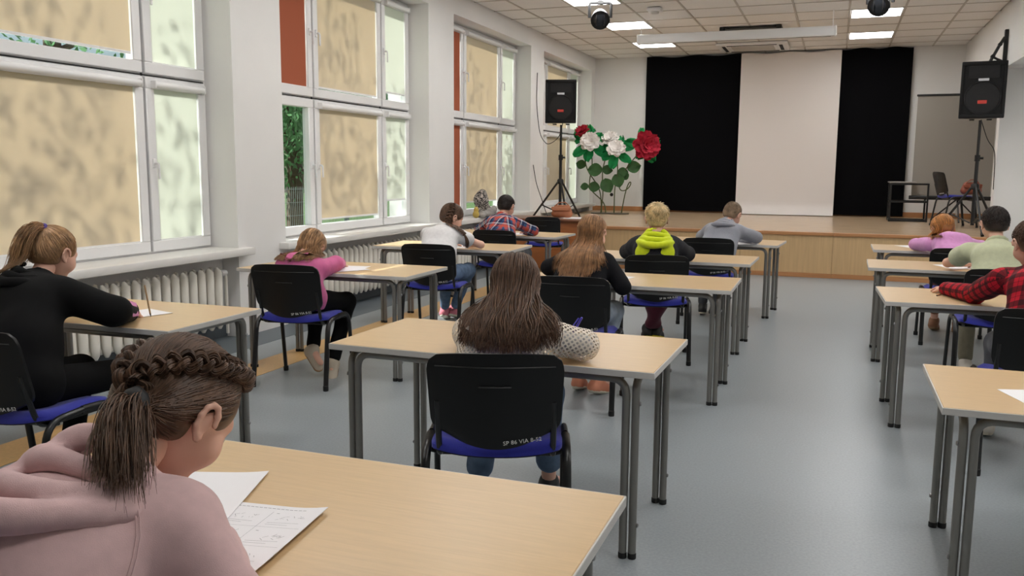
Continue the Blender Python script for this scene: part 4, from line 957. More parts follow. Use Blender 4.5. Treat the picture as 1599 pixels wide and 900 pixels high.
# 5 --- blue and orange plaid boy
k5 = build_kid('boy in a blue and orange plaid shirt with short black hair', (-3.217, 8.372), .0, (-3.31, 8.70, 1.03), .45, hyaw=-.15, top=('plaid_shirt', c_plaid1), pants=c_greyp, shoes=(s_blk, s_white),
    elR=(-2.99, 8.69, .775), elL=(-3.62, 8.70, .775), wrR=(-3.16, 8.90, .752), wrL=(-3.42, 8.90, .752), knees=((-3.32, 8.75, .53), (-3.10, 8.75, .53)), feet=(((-3.3, 8.7, .085), (-3.3, 8.9, .05)), ((-3.1, 8.7, .085), (-3.1, 8.9, .05))), res=.011, bulk=.014, seed=51)
hair_short(k5, h_black, 900, .045, .013, .0022, 52)
# 6 --- crochet cardigan girl
k6 = build_kid('girl with long brown hair in a white crochet cardigan seen from behind', (-1.13, 2.90), .15, (-1.125, 3.06, .985), .62, hyaw=.1, top=('crochet_cardigan', c_croch, M('cream_knit_rib', (226, 216, 202), .9)), inner=c_tee, pants=c_jean, shoes=(s_blk, s_white), legs='crop',
    elR=(-.845, 3.02, .785), elL=(-1.33, 3.10, .78), wrR=(-1.0, 3.22, .755), wrL=(-1.28, 3.26, .755), knees=((-1.30, 3.22, .52), (-1.06, 3.28, .52)), feet=(((-1.33, 3.18, .085), (-1.37, 3.33, .05)), ((-1.09, 3.40, .085), (-1.08, 3.56, .05))), res=.009, hres=.005, bulk=.020, wide=.145, seed=61, pel=(0, -.06, .56))
hair_long(k6, h_brown, lambda u: np.array([.192*u*(1-.08*abs(u)), -.155+.10*u*u, .795+.02*u*u])+np.array([.050, 0, 0]), n=1700, seed=62, wave=.016, r=.0019, low_front=62, thick=.018)
# 7 --- black top, long straight hair
k7 = build_kid('girl with long straight light brown hair in a black top', (-1.435, 5.02), .05, (-1.43, 5.30, 1.03), .35, hyaw=-.25, top=('black_top', c_navy), pants=M('pale_denim', (150, 162, 176), .9, noise=(16, .2)), shoes=(s_or, s_white),
    elR=(-1.185, 5.12, .72), elL=(-1.70, 5.25, .80), wrR=(-1.26, 5.33, .76), wrL=(-1.53, 5.36, .755), knees=((-1.53, 5.36, .53), (-1.30, 5.38, .53)), feet=(((-1.5, 5.3, .085), (-1.5, 5.46, .05)), ((-1.36, 5.24, .085), (-1.30, 5.38, .05))), res=.010, bulk=.012, seed=71, collar=False)
hair_long(k7, h_honey, lambda u: k7.H+np.array([.175*u-.035, -.16+.09*u*u, -.315+.03*abs(u)]), n=1400, seed=72, wave=.003, r=.0020, low_front=88, thick=.012)
# 8 --- blond boy
k8 = build_kid('blond boy in a charcoal jacket with a neon yellow hood', (-1.25, 6.48), .12, (-1.275, 6.60, 1.058), .18, hyaw=.1, top=('jacket', c_char), pants=c_maroon, shoes=(s_blk, s_yel), hood=(c_neon, 1.3, 1.35),
    elR=(-1.06, 6.76, .78), elL=(-1.54, 6.78, .78), wrR=(-1.15, 6.92, .752), wrL=(-1.42, 6.93, .752), knees=((-1.40, 6.86, .53), (-1.17, 6.88, .53)), feet=(((-1.36, 7.2, .09), (-1.34, 7.36, .05)), ((-1.44, 7.16, .09), (-1.50, 7.32, .05))), res=.011, bulk=.022, seed=81, wide=.135, collar=False)
hair_short(k8, h_blond, 1300, .075, .018, .0022, 82, tuft=.012)
# 9 --- grey hoodie boy
k9 = build_kid('boy in a grey hoodie with very short fair hair', (-1.093, 8.283), -.02, (-.925, 8.58, 1.01), .55, hyaw=-.35, roll=.1, top=('hoodie', c_grey), pants=c_greyp, shoes=(s_blk, s_white), hood=(c_grey, 1.15),
    elR=(-.70, 8.66, .785), elL=(-1.22, 8.70, .78), wrR=(-.86, 8.86, .754), wrL=(-1.10, 8.88, .754), knees=((-1.19, 8.66, .53), (-.97, 8.66, .53)), feet=(((-1.18, 8.62, .085), (-1.2, 8.8, .05)), ((-1.05, 8.5, .09), (-1.02, 8.66, .05))), res=.011, bulk=.02, seed=91, pel=(.06, -.07, .56), collar=False)
hair_short(k9, h_fair, 900, .02, .006, .0020, 92)
# 10 --- ginger girl
k10 = build_kid('girl with chin length ginger hair in a lilac pink shirt lying over her desk', (.98, 8.05), .08, (.895, 8.42, .935), .75, hyaw=.25, roll=-.1, top=('shirt', c_lilac), pants=M('bare_summer_shorts', (150, 96, 70), .9), shoes=(M('brown_sandal', (134, 92, 66), .7), s_tan),
    elR=(1.22, 8.52, .78), elL=(.70, 8.56, .78), wrR=(1.02, 8.74, .752), wrL=(.86, 8.78, .752), knees=((.88, 8.45, .53), (1.1, 8.45, .53)), feet=(((.90, 8.58, .085), (.94, 8.72, .05)), ((1.08, 8.5, .085), (1.08, 8.66, .05))), res=.011, bulk=.016, seed=101, legs='crop', spine=.08)
hair_long(k10, h_ginger, lambda u: k10.H+np.array([.125*u, -.05+.02*u*u, -.12]), n=800, seed=102, wave=.004, r=.0024, low_front=70, thick=.016)
# 11 --- pale green tee
k11 = build_kid('boy in a pale green tee with short dark hair', (1.04, 6.47), .05, (1.035, 6.72, 1.075), .30, hyaw=.05, top=('tee', c_sage), pants=c_khaki, shoes=(s_wh, s_white), sleeve='short',
    elR=(1.33, 6.93, .772), elL=(.79, 6.98, .772), wrR=(1.12, 7.10, .752), wrL=(.95, 7.14, .752), knees=((.93, 6.86, .53), (1.15, 6.86, .53)), feet=(((.92, 6.7, .085), (.92, 6.88, .05)), ((1.15, 6.8, .085), (1.15, 6.98, .05))), res=.011, bulk=.018, seed=111, wide=.16)
hair_short(k11, h_black, 1100, .05, .014, .0022, 112)
# 12 --- red plaid
k12 = build_kid('boy in a red and black plaid shirt with brown hair at the right edge', (.95, 4.72), .15, (.945, 5.02, 1.07), .42, hyaw=.12, top=('plaid_shirt', c_plaid2), pants=c_greyp, shoes=(s_wh, s_white),
    elR=(1.27, 5.12, .775), elL=(.735, 5.22, .772), wrR=(1.08, 5.34, .752), wrL=(.630, 5.55, .754), knees=((.85, 5.12, .53), (1.07, 5.1, .53)), feet=(((.84, 5.18, .085), (.87, 5.34, .05)), ((1.05, 5.0, .085), (1.05, 5.18, .05))), res=.010, bulk=.016, seed=121, wide=.155, curl=.35)
hair_short(k12, h_mid, 1100, .05, .014, .0020, 122)

# ================================================================ STAGE DRESSING
def curtain(name, lab, cat, x0, x1, z0, z1, y, mt, ny=40, amp=.012, seed=1, curl=0.):
    r = random.Random(seed); ph = [r.uniform(0, 6) for _ in range(4)]
    def f(u, v):
        x = x0+(x1-x0)*u; z = z0+(z1-z0)*v
        yy = y+amp*(math.sin(u*9+ph[0]+.6*math.sin(v*4+ph[1]))+.5*math.sin(u*23+ph[2]))*(1.1-.7*v)
        if curl and v < .06: yy -= curl*(1-v/.06)**2; z = max(z, ZS+.006)
        zz = z+(.014*math.sin(u*14+ph[3]) if v == 1 else 0)
        return (x, yy, zz)
    return tag(obj(name, MB().grid(f, 40, 50, thick=(0, .004, 0)), mt, ang=60), lab, cat)
curtain('stage_curtain', 'black cloth hanging left of the white backdrop', 'curtain', -3.59, -1.76, ZS+.03, 3.60, 17.09, m_curtain, seed=2)
curtain('stage_curtain', 'black cloth hanging right of the white backdrop', 'curtain', -.05, 1.15, ZS+.02, 3.615, 17.09, m_curtain, seed=3)
curtain('backdrop', 'white cloth backdrop between two black curtains', 'backdrop', -1.79, -.03, ZS+.012, 3.59, 17.03, m_backdrop, amp=.003, seed=4, curl=.25)
tag(obj('wall_socket', MB().lathe([(.035, 0), (.035, .012), (.02, .014)], 14, T=Matrix.Translation((-4.257, YB, .93)) @ Matrix.Rotation(PI/2, 4, 'X')), m_blackpl), 'small round black socket low on the back wall behind the paper flowers', 'socket')
# loudspeakers on tripods
m_grille = M('speaker_grille', (20, 20, 22), .7, bump=(500, .5)); m_spk = M('speaker_cabinet', (7, 7, 8), .6, spec=.3); m_badge = M('silver_badge', (200, 200, 204), .3, .5); m_redb = M('red_badge', (196, 60, 50), .5)
def loudspeaker(loc, rz, lab, sc=1.0):
    t = thing('loudspeaker', lab, 'loudspeaker', loc, rz, 'black loudspeakers on tripods'); w_, d_, h_ = .235*sc, .2*sc, .65*sc
    poly = [(-w_, -d_), (w_, -d_), (w_*.72, d_), (-w_*.72, d_)]
    mb = MB().prism(poly, .02, h_-.02); mb.bbox((-w_, -d_-.02, 0), (w_, -d_+.03, .05*sc), .012, 2); mb.bbox((-w_, -d_-.02, h_-.05*sc), (w_, -d_+.03, h_), .012, 2)
    for sx in (-1, 1): mb.bbox((sx*w_-(.035*sc if sx > 0 else 0), -d_-.02, .04*sc), (sx*w_+(.035*sc if sx < 0 else 0), -d_+.03, h_-.04*sc), .010, 2)
    obj('cabinet', mb, m_spk, t)
    Rf = Matrix.Translation((0, -d_-.004, .235*sc)) @ Matrix.Rotation(PI/2, 4, 'X')
    obj('woofer_grille', MB().lathe([(.19*sc, -.006), (.193*sc, .014), (.182*sc, .020), (.176*sc, .008), (.1*sc, .020), (.002, .024)], 32, T=Rf), m_grille, t)
    hm = MB(); y0 = -d_-.002
    hm.add([(-.16*sc, y0-.012, .61*sc), (.16*sc, y0-.012, .61*sc), (.16*sc, y0-.012, .455*sc), (-.16*sc, y0-.012, .455*sc), (-.06*sc, y0+.0, .575*sc), (.06*sc, y0+.0, .575*sc), (.06*sc, y0, .49*sc), (-.06*sc, y0, .49*sc)], [(0, 4, 5, 1), (1, 5, 6, 2), (2, 6, 7, 3), (3, 7, 4, 0), (4, 7, 6, 5)])
    obj('horn', hm, m_grille, t)
    obj('badge', MB().bbox((-.055*sc, -d_-.026, .425*sc), (.055*sc, -d_-.016, .455*sc), .003, 1), m_badge, t)
    obj('badge', MB().bbox((-.048*sc, -d_-.03, .165*sc), (.048*sc, -d_-.022, .205*sc), .003, 1), m_redb, t)
    for sx in (-1, 1): obj('foot', MB().bbox((sx*.1-.03, -.06, -.014), (sx*.1+.03, .06, 0), .003, 1), m_rubber, t)
    return t
def tripod(loc, rz, top, hub, spread, lab):
    t = thing('speaker_stand', lab, 'speaker stand', loc, rz, 'tripod speaker stands')
    obj('pole', MB().tube([(0, 0, .16), (0, 0, top)], .019, 10), m_blackm, t); obj('outer_tube', MB().tube([(0, 0, .12), (0, 0, hub+.38)], .024, 10), m_blackm, t)
    obj('collar', MB().lathe([(.04, hub-.03), (.05, hub-.02), (.05, hub+.03), (.035, hub+.05)], 14), m_blackpl, t)
    kn_ = MB().lathe([(.034, hub+.34), (.034, hub+.42)], 12); kn_.tube([(0, 0, hub+.38), (.07, 0, hub+.38)], .016, 8); obj('clamp_knob', kn_, m_blackpl, t)
    for k in range(3):
        a = -PI/2+.25+k*2*PI/3; ex, ey = math.cos(a), math.sin(a)
        lg = obj('leg', MB().tube([(.04*ex, .04*ey, hub), (spread*ex, spread*ey, .02)], .016, 8), m_blackm, t)
        obj('brace', MB().tube([(.03*ex, .03*ey, .15), (spread*.62*ex, spread*.62*ey, .02+(hub-.02)*.4)], .010, 8), m_blackm, t)
        obj('rubber_foot', MB().tube([(spread*.97*ex, spread*.97*ey, .035), (spread*1.03*ex, spread*1.03*ey, .012)], .021, 8), m_rubber, lg)
loudspeaker((-4.03, 12.95, 2.125), .25, 'black loudspeaker on the tripod by the windows, left of the paper flowers'); tripod((-4.03, 12.95, ZS), .3, 2.115-ZS-.004, .62, .48, 'black tripod stand carrying the left loudspeaker by the windows')
loudspeaker((1.715, 12.85, 2.115), -.12, 'black loudspeaker at the right wall in front of the grey screen', 1.1); tripod((1.715, 12.85, ZS), -.1, 2.105-ZS-.004, .62, .44, 'black tripod stand carrying the right loudspeaker beside the grey screen')
def cable(pts, lab, r=.006): 
    P = np.array(pts, float); t = np.linspace(0, len(P)-1, 8*len(P)); C = np.stack([np.interp(t, np.arange(len(P)), P[:, i]) for i in range(3)], 1)
    for _ in range(12): C[1:-1] = (C[:-2]+C[1:-1]*2+C[2:])/4
    return tag(obj('cable', MB().tube(C, r, 6), m_rubber), lab, 'cable')
cable([(-4.635, 13.56, 2.98), (-4.635, 13.52, 2.5), (-4.55, 13.45, 1.98), (-4.35, 13.25, 1.80), (-4.12, 13.16, 1.92), (-4.05, 13.14, 2.2)], 'black cable looping from the window pier to the left loudspeaker')
cable([(-4.635, 13.4, 1.50), (-4.60, 13.45, 1.2), (-4.45, 13.3, .95), (-4.3, 13.1, .72), (-4.2, 13.0, ZS+.012)], 'black cable hanging down the pier to the stage beside the left tripod')
cable([(1.75, 13.05, 2.12), (1.85, 13.1, 1.85), (1.97, 13.19, 1.72), (1.98, 13.19, 1.2)], 'thin black cable running from the right loudspeaker to the wall')
# folding bracket above the right speaker
t = thing('wall_bracket', 'black folding bracket on the right wall above the loudspeaker', 'bracket', (XR-.002, 13.06, 0))
obj('wall_rail', MB().bbox((-.045, -.03, 2.80), (-.001, .03, 3.27), .006, 1), m_blackm, t)
obj('arm', MB().tube([(-.04, -.02, 3.17), (-.09, -.02, 3.08), (-.22, -.03, 2.80)], .020, 8), m_blackm, t); obj('strut', MB().tube([(-.04, -.02, 2.86), (-.12, -.02, 2.90), (-.17, -.02, 2.93)], .016, 8), m_blackm, t)
for z, x in ((3.08, -.09), (2.93, -.165)): obj('bolt', MB().lathe([(.026, -.03), (.026, .03)], 10, T=Matrix.Translation((x, -.02, z)) @ Matrix.Rotation(PI/2, 4, 'X')), m_blackm, t)
# portable screen, frame table and chair at the right of the stage
m_screen = M('grey_projection_cloth', (150, 145, 138), .8); m_alu = M('brushed_aluminium', (190, 190, 188), .35, .8)
t = thing('projection_screen', 'grey portable projection screen standing on the right of the stage', 'projection screen', (1.77, 15.95, ZS))
obj('screen_cloth', MB().box((-.585, -.004, .42), (.585, .0, 2.05)), m_screen, t); obj('top_rail', MB().bbox((-.6, -.015, 2.05), (.6, .015, 2.085), .006, 1), m_blackm, t); obj('bottom_case', MB().bbox((-.62, -.04, .36), (.62, .04, .425), .01, 2), m_blackm, t)
obj('mast', MB().tube([(.12, .06, .1), (.12, .06, 2.12)], .014, 8), m_alu, t)
for a in (.5, 2.6, 4.7): obj('leg', MB().tube([(.12, .06, .38), (.12+.42*math.cos(a), .06+.42*math.sin(a), .012)], .012, 8), m_blackm, t)
t = thing('frame_table', 'black metal frame table beside the right curtain on the stage', 'table', (1.13, 15.85, ZS))
for x in (-.28, .28):
    for y in (-.22, .22): obj('leg', MB().bbox((x-.014, y-.014, .0), (x+.014, y+.014, .63), .003, 1), m_blackm, t)
for z in (.022, .33, .62):
    for y in (-.22, .22): obj('rail', MB().bbox((-.266, y-.012, z-.018), (.266, y+.012, z+.012), .003, 1), m_blackm, t)
    for x in (-.28, .28): obj('rail', MB().bbox((x-.012, -.206, z-.018), (x+.012, .206, z+.012), .003, 1), m_blackm, t)
obj('table_top', MB().bbox((-.31, -.25, .635), (.10, .25, .655), .004, 1), M('grey_board', (150, 148, 146), .5), t)
o = copy_tree(proto, km); o.location = (1.70, 14.55, ZS); o.rotation_euler = (0, 0, -PI/2+.25); o['label'] = 'chair standing sideways on the stage behind the right tripod'
def handbag(loc, rz, sc, mt, lab):
    t = thing('handbag', lab, 'bag', loc, rz)
    s = SDF()
    for x in (-.1, -.03, .04, .1): s.cap((x*sc, 0, .06*sc), (x*sc*.85, 0, .15*sc), .058*sc, .036*sc, .03)
    s.plane((0, 0, .004), (0, 0, -1)); v, q = s.mesh(.008*sc, folds(8, .003, 40)); link('bag_body', np_mesh('bag_body', [(v, q, 0)], [mt]), t)
    s2 = SDF(); s2.cap((-.13*sc, -.045*sc, .14*sc), (.12*sc, -.045*sc, .14*sc), .02*sc, .02*sc, .02); s2.cap((-.12*sc, -.06*sc, .11*sc), (.11*sc, -.06*sc, .11*sc), .012*sc, .012*sc, .03); v, q = s2.mesh(.007*sc); link('flap', np_mesh('flap', [(v, q, 0)], [mt]), t)
    obj('strap', MB().tube([(-.1*sc, 0, .17*sc), (-.04*sc, -.03*sc, .22*sc), (.05*sc, -.03*sc, .225*sc), (.1*sc, 0, .18*sc), (.13*sc, -.05*sc, .10*sc)], .008*sc, 6), mt, t)
    return t
m_leather = M('brown_leather', (168, 104, 68), .5, bump=(60, .2)); m_terra = M('terracotta_leather', (150, 82, 62), .55)
handbag((1.88, 14.45, ZS+.485), .4, 1.0, m_terra, 'small reddish brown bag on the chair at the right of the stage')
# teacher desk with bag and papers
t = thing('teacher_desk', 'brown wooden teacher desk in front of the stage with a handbag on it', 'desk', (-3.80, 11.68, 0))
obj('desk_top', MB().bbox((-.65, -.42, .722), (.62, .40, .75), .005, 2), m_darkwood, t); m_panel = M('orange_brown_panel', (168, 104, 56), .35, noise=(4, .12, (1, 1, 8)))
obj('front_panel', MB().bbox((-.60, -.36, .06), (.545, -.34, .722), .003, 1), m_panel, t)
for x in (-.62, .55): obj('side_panel', MB().bbox((x, -.38, 0), (x+.03, .36, .722), .003, 1), m_darkwood, t)
handbag((-3.61, 11.70, .75), .1, .98, m_leather, 'brown leather handbag lying on the teacher desk')
def sheet(loc, rz, lab, w_=.21, h_=.297, curl=.0, seed=0, mt=m_paper):
    mb = MB().grid(lambda u, v: ((u-.5)*w_, (v-.5)*h_, .0012+curl*(max(0, u-.6)**2+max(0, .25-v)**2*.5)), 8, 10, thick=(0, 0, -.0008)); return tag(obj('paper_sheet', mb, mt, None, loc, rz, 60), lab, 'paper', 'test sheets on the desks')
for dx, dy, a in ((.0, .0, .3), (.02, .12, .1), (-.05, .05, -.15)): sheet((-3.40+dx, 11.62+dy, .7505+.0015*(dx+.06)*20), 1.4+a, 'white paper sheet in the loose pile on the teacher desk', .21, .297)
# sheets at the desks
sheets = [((-1.25, 1.437, DH), .336, 'plain white sheet partly under the printed sheet on the foreground desk', .03),
 ((-3.13, 3.19, DH), -.3, 'white sheet under the cuff of the girl in the black hoodie', .01), ((-3.20, 5.30, DH), .2, 'white sheet on the desk of the girl bent down in pink', .0), ((-3.19, 5.20, DH+.002), -.5, 'second white sheet fanned out beside the girl in pink', .0),
 ((-3.20, 7.20, DH), .2, 'white sheet by the forearm of the girl with the braid', .0), ((-3.25, 8.93, DH), .1, 'white sheet before the boy in the blue and orange plaid shirt', .0), ((-1.35, 5.50, DH), -.2, 'white sheet right of the long haired girl in the black top', .0),
 ((-.80, 8.72, DH), .35, 'white sheet under the arm of the boy in the grey hoodie', .0), ((.72, 9.02, DH), .5, 'white sheet beside the elbow of the ginger haired girl', .0), ((.88, 7.22, DH), .4, 'white sheet before the boy in the pale green tee', .0), ((.72, 3.30, .66), .3, 'white sheet cut by the right edge of the photo on the empty desk', .0),
 ((-1.13, 3.36, DH), .1, 'white sheet hidden before the girl in the crochet cardigan', .0), ((-1.26, 7.02, DH), .0, 'white sheet before the blond boy', .0)]
for loc, rz, lab, cu in sheets: sheet(loc, rz, lab, curl=cu)
# printed test sheet on the foreground desk
ps = sheet((-1.03, 1.302, DH+.0025), .134, 'printed test sheet with drawings and boxes on the foreground desk', curl=.05)
pm = MB(); r = random.Random(4)
def ln(x0, y0, x1, y1, w_=.0006):
    d = math.hypot(x1-x0, y1-y0); nx, ny = -(y1-y0)/d*w_, (x1-x0)/d*w_
    def z(x, y): u = x/.21+.5; v = y/.297+.5; return .0012+.05*(max(0, u-.6)**2+max(0, .25-v)**2*.5)+.0005
    pm.add([(x0+nx, y0+ny, z(x0, y0)), (x1+nx, y1+ny, z(x1, y1)), (x1-nx, y1-ny, z(x1, y1)), (x0-nx, y0-ny, z(x0, y0))], [(3, 2, 1, 0)])
for k in range(16): ln(-.09+k*.0098, .131, -.0825+k*.0098, .131, .0009)
ln(0, .115, 0, -.13, .0003)
for k, y in enumerate((.035, -.05)): ln(-.095, y, .095, y, .0003)
for cx_ in (-.05, .05):
    for cy_ in (.085, .0, -.085):
        for q in range(10):
            a = cx_-.025+r.uniform(0, .05); b = cy_+r.uniform(-.008, .014); ln(a, b, a+r.uniform(-.01, .01), b+r.uniform(-.009, .009)+.001, .0004)
        ln(cx_-.038, cy_-.022, cx_+.03, cy_-.022, .0004); ln(cx_-.038, cy_-.030, cx_+.01, cy_-.030, .0004); ln(cx_-.040, cy_+.024, cx_-.034, cy_+.024, .0008)
obj('print', pm, m_ink, ps)
def pen(a, b, r_, mt, lab, name='pen', tipm=None):
    a = np.array(a, float); b = np.array(b, float); t = thing(name, lab, name, tuple(a)); d = b-a
    obj('barrel', MB().tube([d*.12, d*.97, d], [r_, r_, r_*.7], 8), mt, t); obj('tip', MB().tube([d*0, d*.12], [.0006, r_], 8), tipm or m_blackpl, t); return t
m_wood = M('pencil_wood', (176, 150, 116), .6); m_bluep = M('blue_pen_plastic', (66, 60, 190), .3)
pen((-3.00, 3.17, .722), (-2.98, 3.12, .88), .004, m_wood, 'pale pencil held upright by the girl in the black hoodie', 'pencil')
tp = pen((-.975, 3.24, .73), (-.90, 3.20, .855), .005, m_bluep, 'blue pen held by the girl in the crochet cardigan')
obj('clip', MB().tube([(.060, -.032, .120), (.045, -.045, .095), (.030, -.034, .070)], .003, 6), m_bluep, tp)
pen((.572, 5.44, DH+.004), (.60, 5.50, DH+.004), .004, m_leather, 'short brown pencil lying on the desk of the red plaid boy', 'pencil')
# jacket, grey pullover and little toy on the third sill
def M_spots(name, a, b, sc):
    mt = bpy.data.materials.new(name); mt.use_nodes = True; nt = mt.node_tree; bs = nt.nodes['Principled BSDF']; tc = nt.nodes.new('ShaderNodeTexCoord'); n = nt.nodes.new('ShaderNodeTexNoise'); n.inputs['Scale'].default_value = sc; n.inputs['Detail'].default_value = 2; n.inputs['Distortion'].default_value = 2.5
    rp = nt.nodes.new('ShaderNodeValToRGB'); rp.color_ramp.interpolation = 'CONSTANT'; rp.color_ramp.elements[0].color = (*lin(a), 1); rp.color_ramp.elements[1].color = (*lin(b), 1); rp.color_ramp.elements[1].position = .52
    nt.links.new(tc.outputs['Object'], n.inputs[0]); nt.links.new(n.outputs[0], rp.inputs[0]); nt.links.new(rp.outputs[0], bs.inputs['Base Color']); bs.inputs['Roughness'].default_value = .85; return mt
s = SDF(); s.cap((0, .1, .06), (0, -.02, .24), .10, .09, .05); s.cap((0, -.02, .24), (.02, -.02, .32), .09, .06, .05); s.cap((.03, .05, .06), (.05, .26, .04), .07, .05, .05); s.cap((-.02, .1, .05), (-.02, -.1, .05), .06, .05, .05); s.plane((0, 0, .002), (0, 0, -1))
v, q = s.mesh(.014, folds(71, .010, 30)); j = tag(link('jacket', np_mesh('jacket', [(v, q, 0)], [M_spots('black_white_print', (20, 20, 22), (206, 200, 190), 34)]), None, (-4.70, 11.36, .76)), 'black and white patterned jacket heaped on the sill behind the plaid boy', 'jacket')
s = SDF(); s.cap((0, -.18, .03), (0, .16, .05), .05, .07, .04); s.cap((.04, .0, .05), (.05, .12, .10), .06, .05, .04); s.cap((-.03, -.2, .03), (.05, -.28, .02), .04, .035, .04); s.plane((0, 0, .002), (0, 0, -1)); v, q = s.mesh(.014, folds(72, .010, 34))
tag(link('pullover', np_mesh('pullover', [(v, q, 0)], [M('grey_wool', (150, 146, 142), .9, noise=(14, .3))]), None, (-4.575, 11.26, .76)), 'crumpled grey pullover lying in front of the patterned jacket', 'pullover')
s = SDF(); s.ell((0, 0, .05), (.045, .045, .05), k=.02); s.ell((0, .01, .11), (.035, .035, .035), k=.015)
for x in (-.03, .03): s.ell((0, x, .145), (.012, .014, .014), k=.01)
v, q = s.mesh(.008); tag(link('plush_toy', np_mesh('plush_toy', [(v, q, 0)], [M('yellow_plush', (196, 172, 92), .95)]), None, (-4.60, 10.92, .76)), 'small yellow plush toy at the near end of the clothes on the sill', 'toy')
t = thing('thermostat_box', 'small white wall box high on the reveal of the third window', 'wall box', (-4.74, 13.27, 3.40)); obj('housing', MB().bbox((-.05, -.05, 0), (.05, .008, .17), .006, 1), m_pvc, t); obj('switch', MB().bbox((-.012, -.056, .05), (.012, -.05, .09), .002, 1), m_blackpl, t)
# ceiling gear
def spotlight(loc, rz, lab):
    t = thing('stage_spotlight', lab, 'spotlight', loc, rz, 'black stage spotlights on the ceiling')
    T = Matrix.Translation((0, 0, -.22)) @ Matrix.Rotation(math.radians(118), 4, 'X')
    obj('lamp_body', MB().lathe([(.05, -.13), (.085, -.12), (.105, -.05), (.115, .05), (.125, .06), (.125, .10), (.105, .105)], 20, T=T), m_blackpl, t); obj('lens', MB().lathe([(.104, .098), (.06, .112), (.002, .118)], 20, T=T), M('dark_lens', (40, 44, 50), .08), t)
    obj('yoke', MB().tube(fillet([(-.14, 0, -.22), (-.14, 0, -.03), (.14, 0, -.03), (.14, 0, -.22)], .03), .012, 8, flat=1.6), m_blackm, t); obj('clamp', MB().bbox((-.04, -.03, -.05), (.04, .03, 0), .005, 1), m_blackm, t)
    for a in (-1, 1): obj('fin', MB().bbox((a*.05-.006, -.13, -.33), (a*.05+.006, -.05, -.20), .003, 1), m_blackpl, t)
spotlight((-3.02, 11.35, ZC-.008), .3, 'black stage spotlight hanging from the ceiling on the window side'); spotlight((.37, 11.42, ZC-.008), -.2, 'black stage spotlight hanging from the ceiling on the right, cut by the top edge')
t = thing('screen_case', 'long white roll up screen case hanging below the ceiling', 'screen case', (-1.48, 12.93, 3.33)); obj('case', MB().bbox((-1.37, -.06, -.065), (1.36, .06, .065), .012, 2), m_pvc, t)
for x in (-1.37, 1.36): obj('end_cap', MB().bbox((x-.012, -.065, -.07), (x+.012, .065, .07), .006, 1), m_pvc, t)
for x in (-1.33, 1.32): obj('hanger', MB().tube([(x, 0, .06), (x, 0, ZC-3.335)], .006, 6), m_pvc, t)
obj('slot', MB().box((-1.3, -.012, -.068), (1.3, .012, -.0655)), m_seal, t)
t = thing('ceiling_mount', 'dark grey flat mount fixed to the ceiling behind the screen case', 'mount', (-1.36, 14.15, ZC-.008)); obj('plate', MB().bbox((-.46, -.14, -.07), (.46, .14, -.02), .01, 1), M('dark_grey_metal', (92, 90, 88), .5, .3), t)
for x in (-.42, .42): obj('bracket', MB().bbox((x-.04, -.16, -.085), (x+.04, .16, 0), .006, 1), m_blackpl, t)
t = thing('air_conditioner', 'white ceiling cassette air conditioner near the backdrop', 'air conditioner', (-1.50, 16.15, ZC-.008)); obj('panel', MB().bbox((-.60, -.46, -.05), (.60, .46, 0), .02, 2), m_pvc, t); obj('grille', MB().bbox((-.36, -.28, -.056), (.36, .28, -.045), .006, 1), M('ac_grille', (188, 184, 178), .6), t)
for x in (-.48, .48): obj('air_slot', MB().bbox((x-.03, -.34, -.056), (x+.03, .34, -.048), .004, 1), m_grille, t)
for y in (-.38, .38): obj('air_slot', MB().bbox((-.42, y-.025, -.056), (.42, y+.025, -.048), .004, 1), m_grille, t)
t = thing('smoke_detector', 'small white detector on the ceiling between the two light rows', 'detector', (-2.45, 12.1, ZC-.008)); obj('housing', MB().bbox((-.1, -.1, -.05), (.1, .1, 0), .02, 2), m_pvc, t); obj('sensor', MB().lathe([(.05, -.075), (.06, -.05)], 16), m_edge, t)
# giant paper flowers
m_crep_r = M('crimson_crepe', (176, 26, 52), .85, bump=(50, .4), noise=(12, .25)); m_crep_w = M('white_crepe', (246, 242, 238), .85, bump=(50, .4)); m_crep_g = M('emerald_crepe', (12, 140, 74), .8, bump=(50, .4), noise=(12, .2)); m_leaf = M('paper_leaf_green', (56, 96, 50), .7, noise=(9, .25)); m_stem = M('stem_green', (84, 92, 56), .7)
def petal(L_, w_, cup, tilt, rz, T0, ruffle, sd):
    r_ = random.Random(sd); ph = r_.uniform(0, 6)
    def f(u, v):
        s_ = u; ww = w_*(math.sin(PI*min(1, s_*.86+.10)))**.6*(.35+.65*s_); x = (v-.5)*2*ww; a = tilt*(1-s_*cup); rr = L_*s_
        z = rr*math.sin(a)+.25*w_*((2*v-1)**2)*s_+ruffle*s_*s_*math.sin(v*11+ph)*w_; y = rr*math.cos(a); return (x, y, z)
    return f, T0 @ Matrix.Rotation(rz, 4, 'Z')
